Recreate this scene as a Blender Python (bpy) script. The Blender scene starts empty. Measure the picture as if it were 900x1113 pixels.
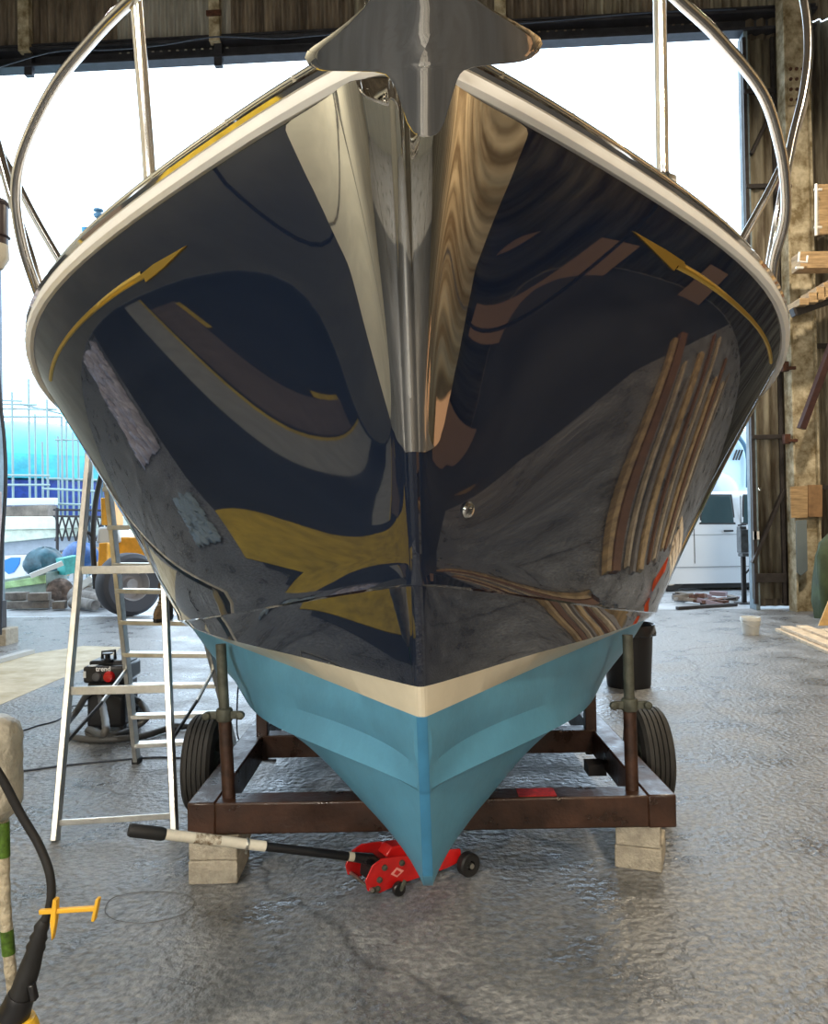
import bpy, math, random
import numpy as np
from mathutils import Vector, Matrix
R = math.radians
random.seed(7)
S = bpy.context.scene
COL = S.collection

# ---------------------------------------------------------------- camera
CH = 1.58
F = 867.0
cd = bpy.data.cameras.new('camera'); cam = bpy.data.objects.new('camera', cd); COL.objects.link(cam)
cd.sensor_fit = 'VERTICAL'; cd.sensor_height = 24.0; cd.lens = 24.0 * F / 1113.0
cd.clip_start = 0.05; cd.clip_end = 300
CAMROT = Matrix.Rotation(R(90 + 0.72), 3, 'X') @ Matrix.Rotation(R(-1.0), 3, 'Z')
cam.matrix_world = Matrix.Translation((0, 0, CH)) @ CAMROT.to_4x4()
S.camera = cam

# ---------------------------------------------------------------- world (overcast daylight)
w = bpy.data.worlds.new('world'); S.world = w; w.use_nodes = True
nt = w.node_tree; nt.nodes.clear()
bg = nt.nodes.new('ShaderNodeBackground'); ow = nt.nodes.new('ShaderNodeOutputWorld')
tc = nt.nodes.new('ShaderNodeTexCoord'); nz = nt.nodes.new('ShaderNodeTexNoise'); cr = nt.nodes.new('ShaderNodeValToRGB')
nz.inputs['Scale'].default_value = 2.0; nz.inputs['Detail'].default_value = 3
cr.color_ramp.elements[0].position = .3; cr.color_ramp.elements[0].color = (.58, .78, 1.0, 1)
cr.color_ramp.elements[1].position = .7; cr.color_ramp.elements[1].color = (.74, .88, 1.0, 1)
nt.links.new(tc.outputs['Generated'], nz.inputs['Vector']); nt.links.new(nz.outputs['Fac'], cr.inputs['Fac'])
nt.links.new(cr.outputs['Color'], bg.inputs['Color']); nt.links.new(bg.outputs[0], ow.inputs[0])
bg.inputs['Strength'].default_value = 4.2

# ---------------------------------------------------------------- colour management
S.view_settings.view_transform = 'Standard'; S.view_settings.look = 'None'
S.view_settings.gamma = 1; S.view_settings.use_curve_mapping = False
S.view_settings.exposure = 0.0

def area(name, loc, size, power, color, rot=(0, 0, 0), sy=None):
    l = bpy.data.lights.new(name, 'AREA'); l.energy = power; l.color = color
    l.size = size
    if sy: l.shape = 'RECTANGLE'; l.size_y = sy
    o = bpy.data.objects.new(name, l); COL.objects.link(o); o.location = loc; o.rotation_euler = rot
    return o
WARM = (1.0, .84, .62); NEUT = (1.0, .95, .88)
# high bay lamps hanging from the roof (their housings are built further down)
LAMPS = [(-4.5, -7, 8.6, 600, WARM), (4.5, -7, 8.6, 750, WARM), (-4.5, 1, 8.6, 240, NEUT), (4.5, 1, 8.6, 420, WARM),
         (-4.5, 8, 8.6, 170, NEUT), (4.9, 8.6, 8.6, 900, WARM)]
FILL_LAMPS = [((-3.6, -4.0, 3.4), 330, (1.0, .93, .80), (R(78), 0, R(-28))), ((4.4, -5.0, 3.4), 150, (1.0, .80, .56), (R(84), 0, R(38))),
          ((-6.0, 1.2, 3.8), 110, (1.0, .93, .76), (R(60), 0, R(90))), ((6.6, 2.0, 3.6), 330, (1.0, .66, .33), (R(60), 0, R(-90)))]
for loc, p, c, r_ in FILL_LAMPS: area('flood_light', loc, .6, p, c, rot=r_, sy=.35)  # unseen lamps added to brighten the bow and the side walls
for i, (x, y, z, p, c) in enumerate(LAMPS):
    area('high_bay_light', (x, y, z), .5, p * .65, c)

# ---------------------------------------------------------------- pixel helpers (measuring tools)
def ray(px, py):
    d = Vector(((px - 450) / F, -(py - 556.5) / F, -1))
    return CAMROT @ d
def at(px, py, y):
    d = ray(px, py); return Vector((0, 0, CH)) + d * (y / d.y)
def ground(px, py, h=0.0):
    d = ray(px, py); return Vector((0, 0, CH)) + d * ((h - CH) / d.z)
CI = np.array(CAMROT.inverted())
def proj(p):
    q = CI @ (np.asarray(p, float) - np.array([0, 0, CH]))
    return 450 + F * q[0] / -q[2], 556.5 - F * q[1] / -q[2]

# ---------------------------------------------------------------- materials
MATS = {}
def mat(name, col, rough=.5, metal=0.0, var=0.0, scale=6.0, bump=0.0, bscale=40.0, spec=.5, coat=0.0, col2=None, stretch=None, rvar=0.0, emit=None, alpha=None):
    if name in MATS: return MATS[name]
    m = bpy.data.materials.new(name); m.use_nodes = True; n = m.node_tree.nodes; L = m.node_tree.links
    b = n['Principled BSDF']
    b.inputs['Base Color'].default_value = (*col, 1); b.inputs['Roughness'].default_value = rough
    b.inputs['Metallic'].default_value = metal; b.inputs['Specular IOR Level'].default_value = spec
    b.inputs['Coat Weight'].default_value = coat; b.inputs['Coat Roughness'].default_value = .02
    t = n.new('ShaderNodeTexCoord'); mp = n.new('ShaderNodeMapping'); L.new(t.outputs['Object'], mp.inputs['Vector'])
    if stretch: mp.inputs['Scale'].default_value = stretch
    if var > 0 or col2 or rvar:
        z = n.new('ShaderNodeTexNoise'); z.inputs['Scale'].default_value = scale; z.inputs['Detail'].default_value = 6
        z.inputs['Roughness'].default_value = .65
        L.new(mp.outputs[0], z.inputs['Vector'])
        if var > 0 or col2:
            r = n.new('ShaderNodeValToRGB'); L.new(z.outputs['Fac'], r.inputs['Fac'])
            a = tuple(max(0, c * (1 - var)) for c in col); c2 = col2 or tuple(min(1, c * (1 + var)) for c in col)
            r.color_ramp.elements[0].position = .36; r.color_ramp.elements[0].color = (*a, 1)
            r.color_ramp.elements[1].position = .66; r.color_ramp.elements[1].color = (*c2, 1)
            L.new(r.outputs['Color'], b.inputs['Base Color'])
        if rvar:
            q = n.new('ShaderNodeMapRange'); L.new(z.outputs['Fac'], q.inputs['Value'])
            q.inputs['From Min'].default_value = .35; q.inputs['From Max'].default_value = .65
            q.inputs['To Min'].default_value = max(.02, rough - rvar); q.inputs['To Max'].default_value = rough + rvar
            L.new(q.outputs[0], b.inputs['Roughness'])
    if bump > 0:
        z2 = n.new('ShaderNodeTexNoise'); z2.inputs['Scale'].default_value = bscale; z2.inputs['Detail'].default_value = 4
        L.new(mp.outputs[0], z2.inputs['Vector'])
        bp = n.new('ShaderNodeBump'); bp.inputs['Strength'].default_value = bump; bp.inputs['Distance'].default_value = .02
        L.new(z2.outputs['Fac'], bp.inputs['Height']); L.new(bp.outputs[0], b.inputs['Normal'])
    if emit:
        b.inputs['Emission Color'].default_value = (*col, 1); b.inputs['Emission Strength'].default_value = emit
    if alpha is not None: b.inputs['Transmission Weight'].default_value = alpha
    MATS[name] = m; return m

# ---------------------------------------------------------------- mesh builder
class MB:
    def __init__(s): s.v = []; s.f = []; s.mi = []
    def add(s, vs, fs, m=0):
        o = len(s.v); s.v += [tuple(v) for v in vs]
        for f in fs: s.f.append(tuple(i + o for i in f)); s.mi.append(m)
        return s
    def box(s, c, d, rot=None, m=0, taper=1.0):
        c = Vector(c); hx, hy, hz = d[0] / 2, d[1] / 2, d[2] / 2
        vs = []
        for z in (-1, 1):
            t = taper if z > 0 else 1
            for x, y in ((-1, -1), (1, -1), (1, 1), (-1, 1)): vs.append(Vector((x * hx * t, y * hy * t, z * hz)))
        if rot is not None:
            if not isinstance(rot, Matrix):
                rot = Matrix.Rotation(rot[2], 3, 'Z') @ Matrix.Rotation(rot[1], 3, 'Y') @ Matrix.Rotation(rot[0], 3, 'X')
            vs = [rot @ v for v in vs]
        return s.add([v + c for v in vs], [(0, 3, 2, 1), (4, 5, 6, 7), (0, 1, 5, 4), (1, 2, 6, 5), (2, 3, 7, 6), (3, 0, 4, 7)], m)
    def bar(s, a, b, wd, ht, up=(0, 0, 1), m=0):
        a = Vector(a); b = Vector(b); d = (b - a); L = d.length; d.normalize()
        up = Vector(up)
        if abs(d.dot(up)) > .98: up = Vector((0, 1, 0))
        x = d.cross(up).normalized(); z = x.cross(d).normalized()
        M = Matrix((x, d, z)).transposed()
        return s.box((a + b) / 2, (wd, L, ht), M, m)
    def tube(s, pts, r, n=12, closed=False, m=0, cap=True, smooth=0):
        pts = [Vector(p) for p in pts]
        if smooth: pts = catmull(pts, smooth, closed)
        k = len(pts); rr = r if isinstance(r, (list, tuple)) else [r] * k
        if len(rr) != k: rr = [rr[0] + (rr[-1] - rr[0]) * i / (k - 1) for i in range(k)] if len(rr) == 2 else list(np.interp(np.linspace(0, 1, k), np.linspace(0, 1, len(rr)), rr))
        vs = []; prev = None
        for i in range(k):
            if closed: t = pts[(i + 1) % k] - pts[i - 1]
            else: t = pts[min(i + 1, k - 1)] - pts[max(i - 1, 0)]
            t.normalize()
            if prev is None:
                a = Vector((0, 0, 1)) if abs(t.z) < .9 else Vector((1, 0, 0)); u = t.cross(a).normalized()
            else:
                u = (prev - t * prev.dot(t)).normalized()
            prev = u; v = t.cross(u)
            for j in range(n):
                a = 2 * math.pi * j / n; vs.append(pts[i] + (u * math.cos(a) + v * math.sin(a)) * rr[i])
        fs = []
        for i in range(k if closed else k - 1):
            i2 = (i + 1) % k
            for j in range(n):
                j2 = (j + 1) % n; fs.append((i * n + j, i2 * n + j, i2 * n + j2, i * n + j2))
        if not closed and cap: fs.append(tuple(range(n))); fs.append(tuple((k - 1) * n + j for j in range(n - 1, -1, -1)))
        return s.add(vs, fs, m)
    def lathe(s, prof, c, axis='Z', n=28, m=0, loop=False):
        if loop: prof = list(prof) + [prof[0]]
        # prof: list of (radius, height along the axis)
        c = Vector(c); vs = []
        ax = Vector({'X': (1, 0, 0), 'Y': (0, 1, 0), 'Z': (0, 0, 1)}[axis]) if isinstance(axis, str) else Vector(axis).normalized()
        u = ax.cross(Vector((0, 0, 1)) if abs(ax.z) < .9 else Vector((1, 0, 0))).normalized(); v = ax.cross(u)
        for r, h in prof:
            for j in range(n):
                a = 2 * math.pi * j / n; vs.append(c + ax * h + (u * math.cos(a) + v * math.sin(a)) * r)
        fs = []
        for i in range(len(prof) - 1):
            for j in range(n):
                j2 = (j + 1) % n; fs.append((i * n + j, i * n + j2, (i + 1) * n + j2, (i + 1) * n + j))
        if prof[0][0] > 1e-6 and not loop: fs.append(tuple(range(n - 1, -1, -1)))
        if prof[-1][0] > 1e-6 and not loop: fs.append(tuple((len(prof) - 1) * n + j for j in range(n)))
        return s.add(vs, fs, m)
    def prism(s, poly, a, b, m=0):
        # poly: 3-D points of one face, extruded from offset a to offset b (vectors)
        a = Vector(a); b = Vector(b); k = len(poly)
        vs = [Vector(p) + a for p in poly] + [Vector(p) + b for p in poly]
        fs = [tuple(range(k - 1, -1, -1)), tuple(range(k, 2 * k))]
        for i in range(k): fs.append((i, (i + 1) % k, k + (i + 1) % k, k + i))
        return s.add(vs, fs, m)
    def grid(s, P, m=0, wrap=False):
        # P: list of rows of points
        r = len(P); c = len(P[0]); vs = [p for row in P for p in row]; fs = []
        for i in range(r - 1):
            for j in range(c - (0 if wrap else 1)):
                j2 = (j + 1) % c; fs.append((i * c + j, i * c + j2, (i + 1) * c + j2, (i + 1) * c + j))
        return s.add(vs, fs, m)
    def build(s, name, mats, parent=None, bevel=0, smooth=38, solid=0, fixn=True, sub=0):
        me = bpy.data.meshes.new(name)
        off = Vector(parent['_loc']) if parent is not None and '_loc' in parent else Vector((0, 0, 0))
        me.from_pydata([Vector(v) - off for v in s.v], [], s.f); me.update()
        if not isinstance(mats, (list, tuple)): mats = [mats]
        for q in mats: me.materials.append(q)
        me.polygons.foreach_set('material_index', s.mi)
        if fixn:
            import bmesh
            bm = bmesh.new(); bm.from_mesh(me); bmesh.ops.recalc_face_normals(bm, faces=bm.faces); bm.to_mesh(me); bm.free()
        me.polygons.foreach_set('use_smooth', [True] * len(me.polygons))
        me.set_sharp_from_angle(angle=R(smooth))
        o = bpy.data.objects.new(name, me); COL.objects.link(o)
        if parent is not None:
            o.parent = parent
            if '_loc' in parent: o['_loc'] = parent['_loc']
        if bevel:
            bv = o.modifiers.new('bevel', 'BEVEL'); bv.width = bevel; bv.segments = 2; bv.limit_method = 'ANGLE'; bv.angle_limit = R(40)
        if solid:
            sm = o.modifiers.new('solid', 'SOLIDIFY'); sm.thickness = solid; sm.offset = 0
        if sub:
            sb = o.modifiers.new('sub', 'SUBSURF'); sb.levels = sub; sb.render_levels = sub
        return o

def catmull(pts, n=6, closed=False):
    pts = [Vector(p) for p in pts]; k = len(pts); out = []
    for i in range(k if closed else k - 1):
        p0 = pts[(i - 1) % k] if closed or i > 0 else pts[0] * 2 - pts[1]
        p1 = pts[i]; p2 = pts[(i + 1) % k]
        p3 = pts[(i + 2) % k] if closed or i < k - 2 else pts[-1] * 2 - pts[-2]
        for j in range(n):
            t = j / n
            out.append(.5 * ((2 * p1) + (p2 - p0) * t + (2 * p0 - 5 * p1 + 4 * p2 - p3) * t * t + (3 * p1 - p0 - 3 * p2 + p3) * t ** 3))
    if not closed: out.append(pts[-1])
    return out

def thing(name, label, cat, loc=(0, 0, 0), group=None):
    o = bpy.data.objects.new(name, None); COL.objects.link(o); o.location = loc; o['_loc'] = tuple(loc)
    o['label'] = label; o['category'] = cat; o.empty_display_size = .1
    if group: o['group'] = group
    return o
def tag(o, label, cat, group=None, kind=None):
    o['label'] = label; o['category'] = cat
    if group: o['group'] = group
    if kind: o['kind'] = kind
    return o
def struct(o, label=None):
    o['kind'] = 'structure'
    if label: o['label'] = label
    return o
def dup(root, loc, label=None, group=None, rotz=0):
    r = root.copy(); COL.objects.link(r); r.location = loc; r.rotation_euler = (0, 0, rotz)
    if label: r['label'] = label
    if group: r['group'] = group
    for ch in root.children:
        c = ch.copy(); COL.objects.link(c); c.parent = r
        for g in ch.children:
            d = g.copy(); COL.objects.link(d); d.parent = c
    return r

#MATERIALS
tubest = mat('satin_stainless_tube', (.80, .77, .74), .16, 1.0)
chrome = mat('polished_stainless', (.86, .84, .80), .035, 1.0)
alu = mat('aluminium', (.62, .61, .57), .38, 1.0, var=.12, scale=14)
steel = mat('weathered_galvanised_steel', (.075, .078, .06), .6, .3, var=.3, scale=18, bump=.15)
darksteel = mat('dark_painted_steel', (.035, .03, .03), .55, .2, var=.35, scale=8)
rust = mat('rusty_steel', (.09, .035, .02), .6, .3, var=.5, scale=14, bump=.25)
oxide = mat('red_oxide_painted_steel', (.040, .016, .008), .36, 0, var=.45, scale=7, bump=.12, rvar=.12)
rubber = mat('black_rubber', (.012, .012, .013), .6, 0, bump=.1)
blkplastic = mat('black_plastic', (.012, .012, .014), .35, 0)
whitegel = mat('white_gelcoat', (.82, .80, .76), .22, 0, coat=.5, var=.04)
redpaint = mat('red_enamel', (.55, .012, .012), .25, 0, coat=.6, var=.15, scale=12)
conc_block = mat('pale_concrete_block', (.40, .36, .29), .9, 0, var=.22, scale=16, bump=.5, bscale=90)
gold = mat('gold_leaf', (.62, .42, .09), .28, .85)
timber = mat('rough_sawn_timber', (.40, .27, .14), .75, 0, var=.35, scale=3, stretch=(1, 1, 9), bump=.2)
paletimber = mat('pale_softwood', (.60, .47, .32), .7, 0, var=.25, scale=5, bump=.15)
oldpaint = mat('peeling_cream_paint', (.36, .27, .13), .75, 0, var=.5, scale=5, col2=(.60, .53, .38), bump=.3, bscale=25)
yellowp = mat('yellow_plastic', (.75, .42, .03), .45, 0, var=.12)

# ================================================================= SETTING
floor_m = mat('worn_concrete', (.20, .208, .222), .38, 0, var=.38, scale=2.2, bump=1.0, bscale=26, rvar=.17, spec=.6)
# layered speckle and crack lines on the concrete
n = floor_m.node_tree.nodes; L = floor_m.node_tree.links; b = n['Principled BSDF']
tco = [q for q in n if q.type == 'TEX_COORD'][0]
vo = n.new('ShaderNodeTexNoise'); vo.inputs['Scale'].default_value = 34; vo.inputs['Detail'].default_value = 5; L.new(tco.outputs['Object'], vo.inputs['Vector'])
rp = n.new('ShaderNodeValToRGB'); rp.color_ramp.elements[0].position = .38; rp.color_ramp.elements[0].color = (.62, .62, .62, 1)
rp.color_ramp.elements[1].position = .62; rp.color_ramp.elements[1].color = (1.15, 1.13, 1.08, 1); L.new(vo.outputs['Fac'], rp.inputs['Fac'])
mx = n.new('ShaderNodeMix'); mx.data_type = 'RGBA'; mx.blend_type = 'MULTIPLY'; mx.inputs[0].default_value = 1
src = b.inputs['Base Color'].links[0].from_socket
L.new(src, mx.inputs[6]); L.new(rp.outputs['Color'], mx.inputs[7])
vc = n.new('ShaderNodeTexVoronoi'); vc.feature = 'DISTANCE_TO_EDGE'; vc.inputs['Scale'].default_value = .42
wn = n.new('ShaderNodeTexNoise'); wn.inputs['Scale'].default_value = 1.6; wn.inputs['Detail'].default_value = 5
L.new(tco.outputs['Object'], wn.inputs['Vector'])
wm = n.new('ShaderNodeMix'); wm.data_type = 'RGBA'; wm.inputs[0].default_value = .35
L.new(tco.outputs['Object'], wm.inputs[6]); L.new(wn.outputs['Color'], wm.inputs[7]); L.new(wm.outputs[2], vc.inputs['Vector'])
rc = n.new('ShaderNodeValToRGB'); rc.color_ramp.elements[0].position = 0; rc.color_ramp.elements[0].color = (.45, .45, .45, 1)
rc.color_ramp.elements[1].position = .006; rc.color_ramp.elements[1].color = (1, 1, 1, 1); L.new(vc.outputs['Distance'], rc.inputs['Fac'])
mx2 = n.new('ShaderNodeMix'); mx2.data_type = 'RGBA'; mx2.blend_type = 'MULTIPLY'; mx2.inputs[0].default_value = 1
L.new(mx.outputs[2], mx2.inputs[6]); L.new(rc.outputs['Color'], mx2.inputs[7]); L.new(mx2.outputs[2], b.inputs['Base Color'])

def wall_y(x): return 13.95 - .056 * x          # the end wall with the big door, slightly skewed to the view
WX0, WX1 = -8.6, 9.2; ROOF = 12.0; YB = -12.0
JR = at(811, 350, wall_y(5.7)).x                # right edge of the opening
HT = at(700, 46, wall_y(4.5)).z                 # underside of the header
JL = -7.45

f_ = MB(); f_.add([(WX0 - .3, YB - .3, 0), (WX1 + .3, YB - .3, 0), (WX1 + .3, wall_y(WX1), 0), (WX0 - .3, wall_y(WX0), 0)], [(0, 1, 2, 3)])
struct(f_.build('floor', floor_m, fixn=False), 'grey worn concrete floor of the boat shed')
yard_m = mat('wet_yard_concrete', (.33, .35, .37), .38, 0, var=.22, scale=1.3, bump=.3, bscale=12, rvar=.14)
f_ = MB(); f_.add([(-60, wall_y(-60) + .0, -.004), (60, wall_y(60), -.004), (60, 70, -.004), (-60, 70, -.004)], [(0, 1, 2, 3)])
# keep the yard outside the shed only
f_ = MB(); f_.add([(-60, wall_y(WX0), 0), (WX0, wall_y(WX0), 0), (WX1, wall_y(WX1), 0), (60, wall_y(WX1), 0), (60, 75, 0), (-60, 75, 0)], [(0, 1, 2, 3, 4, 5)])
struct(f_.build('ground', yard_m, fixn=False), 'pale wet concrete yard outside the shed door')

corr_m = mat('rusty_corrugated_sheet', (.14, .10, .062), .62, .1, var=.45, scale=2.3, col2=(.36, .33, .25), stretch=(2.2, 2.2, .28))
corr_dark = mat('stained_corrugated_sheet', (.12, .09, .065), .65, .1, var=.4, scale=2.3, col2=(.28, .23, .17), stretch=(2.2, 2.2, .3))
corr_pale = mat('pale_corrugated_sheet', (.36, .35, .31), .6, .1, var=.3, scale=2.3, stretch=(2.2, 2.2, .3))
cream_sheet = mat('cream_wall_sheet', (.66, .62, .50), .6, 0, var=.1, scale=1.5)
def corrug(mb, a, b, z0, z1, pitch=.15, amp=.032, m=0, nrm=None):
    a = Vector((a[0], a[1], 0)); b = Vector((b[0], b[1], 0)); d = b - a; Ln = d.length; d.normalize()
    nn = Vector((-d.y, d.x, 0)) if nrm is None else Vector(nrm)
    k = int(Ln / pitch * 8) + 1; rows = []
    for z in (z0, z1):
        rows.append([a + d * (Ln * i / k) + nn * amp * math.cos(2 * math.pi * (Ln * i / k) / pitch) + Vector((0, 0, z)) for i in range(k + 1)])
    mb.grid(rows, m)
def wp(x, dy=0): return (x, wall_y(x) + dy)

# header wall above the door: sheets of several ages
mb = MB(); xs = [(WX0, -5.2, 1), (-5.2, -3.15, 2), (-3.15, -.9, 1), (-.9, .6, 0), (.6, 1.5, 1), (1.5, 3.05, 1), (3.05, 4.1, 0), (4.1, 5.2, 1), (5.2, WX1, 0)]
for i, (x0, x1, m_) in enumerate(xs): corrug(mb, wp(x0, -.02 * (i % 2)), wp(x1 + .06, -.02 * (i % 2)), HT + .25, ROOF, m=m_)
struct(mb.build('wall_back', [corr_m, corr_dark, corr_pale], solid=.004, fixn=False))
# right of the door
mb = MB(); corrug(mb, wp(6.45, .12), wp(WX1, .12), 0, HT + .3, m=0)
corrug(mb, wp(JR + .06, -.06), wp(6.5, -.06), 0.05, HT + .3, pitch=.19, amp=.03, m=1)
struct(mb.build('wall_back_right', [corr_m, corr_dark], solid=.004, fixn=False))
mb = MB(); corrug(mb, wp(WX0), wp(JL), 0, HT + .3)
struct(mb.build('wall_back_left', [corr_m], solid=.004, fixn=False))
for nm, x, mt in (('wall_left', WX0, cream_sheet), ('wall_right', WX1, corr_m)):
    mb = MB(); corrug(mb, (x, YB), (x, wall_y(x)), 0, ROOF, pitch=.9 if nm == 'wall_left' else .3, amp=.004 if nm == 'wall_left' else .012)
    struct(mb.build(nm, mt, solid=.004, fixn=False))
mb = MB(); corrug(mb, (WX0, YB), (WX1, YB), 0, ROOF, pitch=.3)
struct(mb.build('wall_front', cream_sheet, solid=.004, fixn=False))
# roof
mb = MB()
mb.box(((WX0 + WX1) / 2, (YB + 14.2) / 2, ROOF + .05), (WX1 - WX0, 14.8 - YB + .3, .08))
struct(mb.build('ceiling', corr_dark))
for i in range(7):
    mb = MB(); y = -10 + i * 3.8
    mb.box(((WX0 + WX1) / 2, y, ROOF - .16), (WX1 - WX0, .18, .3))
    struct(mb.build('trim_%d' % (i + 1), oxide))
# header beam: steel channel in two flanges
def beam(name, mbx, m_, label=None):
    return struct(mbx.build(name, m_, bevel=.004), label)
hb_m = mat('black_header_steel', (.035, .036, .045), .5, .2, var=.3, scale=5)
mb = MB(); ang = math.atan(-.056)
cx = (JL - .6 + JR + 1.2) / 2; ln = JR + 1.2 - JL + .6
RZ = Matrix.Rotation(ang, 3, 'Z')
def wbox(mb, x, z, wx, wz, dy=0, t=.1, m=0): mb.box((x, wall_y(x) + dy, z), (wx, t, wz), RZ, m)
wbox(mb, cx, HT + .16, ln, .30, 0, .08); wbox(mb, cx, HT + .30, ln, .05, -.12, .3); wbox(mb, cx, HT + .03, ln, .05, -.10, .26)
wbox(mb, cx, HT + .40, ln, .04, -.18, .04)
beam('trim_8', mb, hb_m, 'dark steel channel over the shed door')
# timber posts above the header
for i, px in enumerate((24, 235, 541)):
    x = at(px, 20, 14.0).x
    mb = MB(); wbox(mb, x, HT + 1.25, .2 if i == 0 else .19, 2.0, -.22, .14, 0)
    wbox(mb, x + .04, HT + .06, .14, .4, -.16, .1, 1)
    if i == 1: wbox(mb, x, HT + .72, .26, .09, -.32, .04, 2)
    beam('trim_%d' % (9 + i), mb, [oldpaint, hb_m, rust], 'peeling cream timber post above the door header')
# jambs
jamb_m = mat('blue_grey_jamb_trim', (.16, .22, .26), .5, 0, var=.25)
mb = MB(); wbox(mb, JR + .02, HT / 2, .07, HT, -.05, .3, 0); beam('trim_12', mb, [jamb_m], 'blue-grey steel edge of the shed door opening')
mb = MB(); wbox(mb, JL - .05, HT / 2, .12, HT, -.05, .3, 0); beam('trim_13', mb, [jamb_m])

# ================================================================= folded door leaf framing on the right
yj = 13.45
leaf = thing('shed_door_leaf', 'tall corrugated shed door leaf with dark rails and diagonal brace beside the opening', 'door', (6.1, yj, 0))
x0 = at(817, 500, yj).x; x1 = at(851, 500, yj).x
mb = MB(); corrug(mb, (x0, yj + .06), (x1, yj + .03), .18, 9.7, pitch=.2, amp=.03); mb.build('cladding', corr_m, leaf, solid=.004, fixn=False)
for px in (x0 + .02, x1 - .03):
    mb = MB(); mb.box((px, yj, 4.9), (.06, .07, 9.6)); mb.build('stile', darksteel, leaf, bevel=.004)
for py in (100, 203, 475, 628):
    z = at(834, py, yj).z; mb = MB(); h = .15 if py == 628 else .07
    mb.box(((x0 + x1) / 2, yj - .02, z), (x1 - x0, .07, h)); mb.build('rail', darksteel, leaf, bevel=.004)
for (a, b_) in (((818, 612), (852, 532)), ((816, 168), (851, 95))):
    mb = MB(); mb.bar(at(*a, yj - .03), at(*b_, yj - .03), .05, .09, up=(0, 1, 0)); mb.build('brace', darksteel, leaf, bevel=.003)
mb = MB(); q = at(825, 532, yj - .04); mb.lathe([(.02, 0), (.03, -.03), (.0, -.05)], q, 'Y', 12); mb.build('bolt', chrome, leaf)
mb = MB(); q = at(822, 582, yj - .03); mb.box(q, (.1, .01, .14)); mb.build('notice_plate', mat('white_paint', (.7, .7, .68), .5), leaf)

# peeling column
colm = thing('wall_column', 'tall cream column with badly peeling paint and a riveted splice, right of the door', 'column', (6.55, 13.2, 0))
yc = 13.2; xa = at(853, 500, yc).x; xb = at(889, 500, yc).x; xc = (xa + xb) / 2 + .02; cw = (xb - xa) * .72
mb = MB(); mb.box((xc, yc, 5.9), (cw, .12, 11.8)); mb.build('web', oldpaint, colm, bevel=.006)
for sx in (-1, 1):
    mb = MB(); mb.box((xc + sx * cw / 2, yc, 5.9), (.035, .28, 11.8)); mb.build('flange', oldpaint, colm, bevel=.004)
zs = at(865, 95, yc).z
mb = MB(); mb.box((xc, yc - .09, zs), (cw * .8, .03, .7)); mb.build('splice_plate', oldpaint, colm, bevel=.004)
for i in range(4):
    for j in (-1, 0, 1):
        mb = MB(); mb.lathe([(.03, 0), (.026, -.018), (0, -.03)], (xc + j * cw * .25, yc - .105, zs - .26 + i * .17), 'Y', 10); mb.build('rivet', rust, colm)
for py in (400, 478, 205):
    z = at(855, py, yc).z; mb = MB(); mb.box((xa - .02, yc - .12, z), (.1, .1, .16)); mb.box((xa + .06, yc - .14, z - .03), (.16, .08, .05)); mb.build('bracket', rust, colm, bevel=.006)

# ================================================================= BOAT
BX = .026                                         # the boat's centreline
YE = 11.0
def pchip(xk, yk, x):
    xk = np.asarray(xk, float); yk = np.asarray(yk, float); h = np.diff(xk); d = np.diff(yk) / h
    m = np.zeros(len(xk)); m[0] = d[0]; m[-1] = d[-1]
    for i in range(1, len(xk) - 1):
        if d[i - 1] * d[i] <= 0: m[i] = 0
        else:
            w1 = 2 * h[i] + h[i - 1]; w2 = h[i] + 2 * h[i - 1]; m[i] = (w1 + w2) / (w1 / d[i - 1] + w2 / d[i])
    x = np.clip(x, xk[0], xk[-1]); i = np.clip(np.searchsorted(xk, x) - 1, 0, len(xk) - 2); t = (x - xk[i]) / h[i]
    return (1 + 2 * t) * (1 - t) ** 2 * yk[i] + t * (1 - t) ** 2 * h[i] * m[i] + t * t * (3 - 2 * t) * yk[i + 1] + t * t * (t - 1) * h[i] * m[i + 1]
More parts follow.
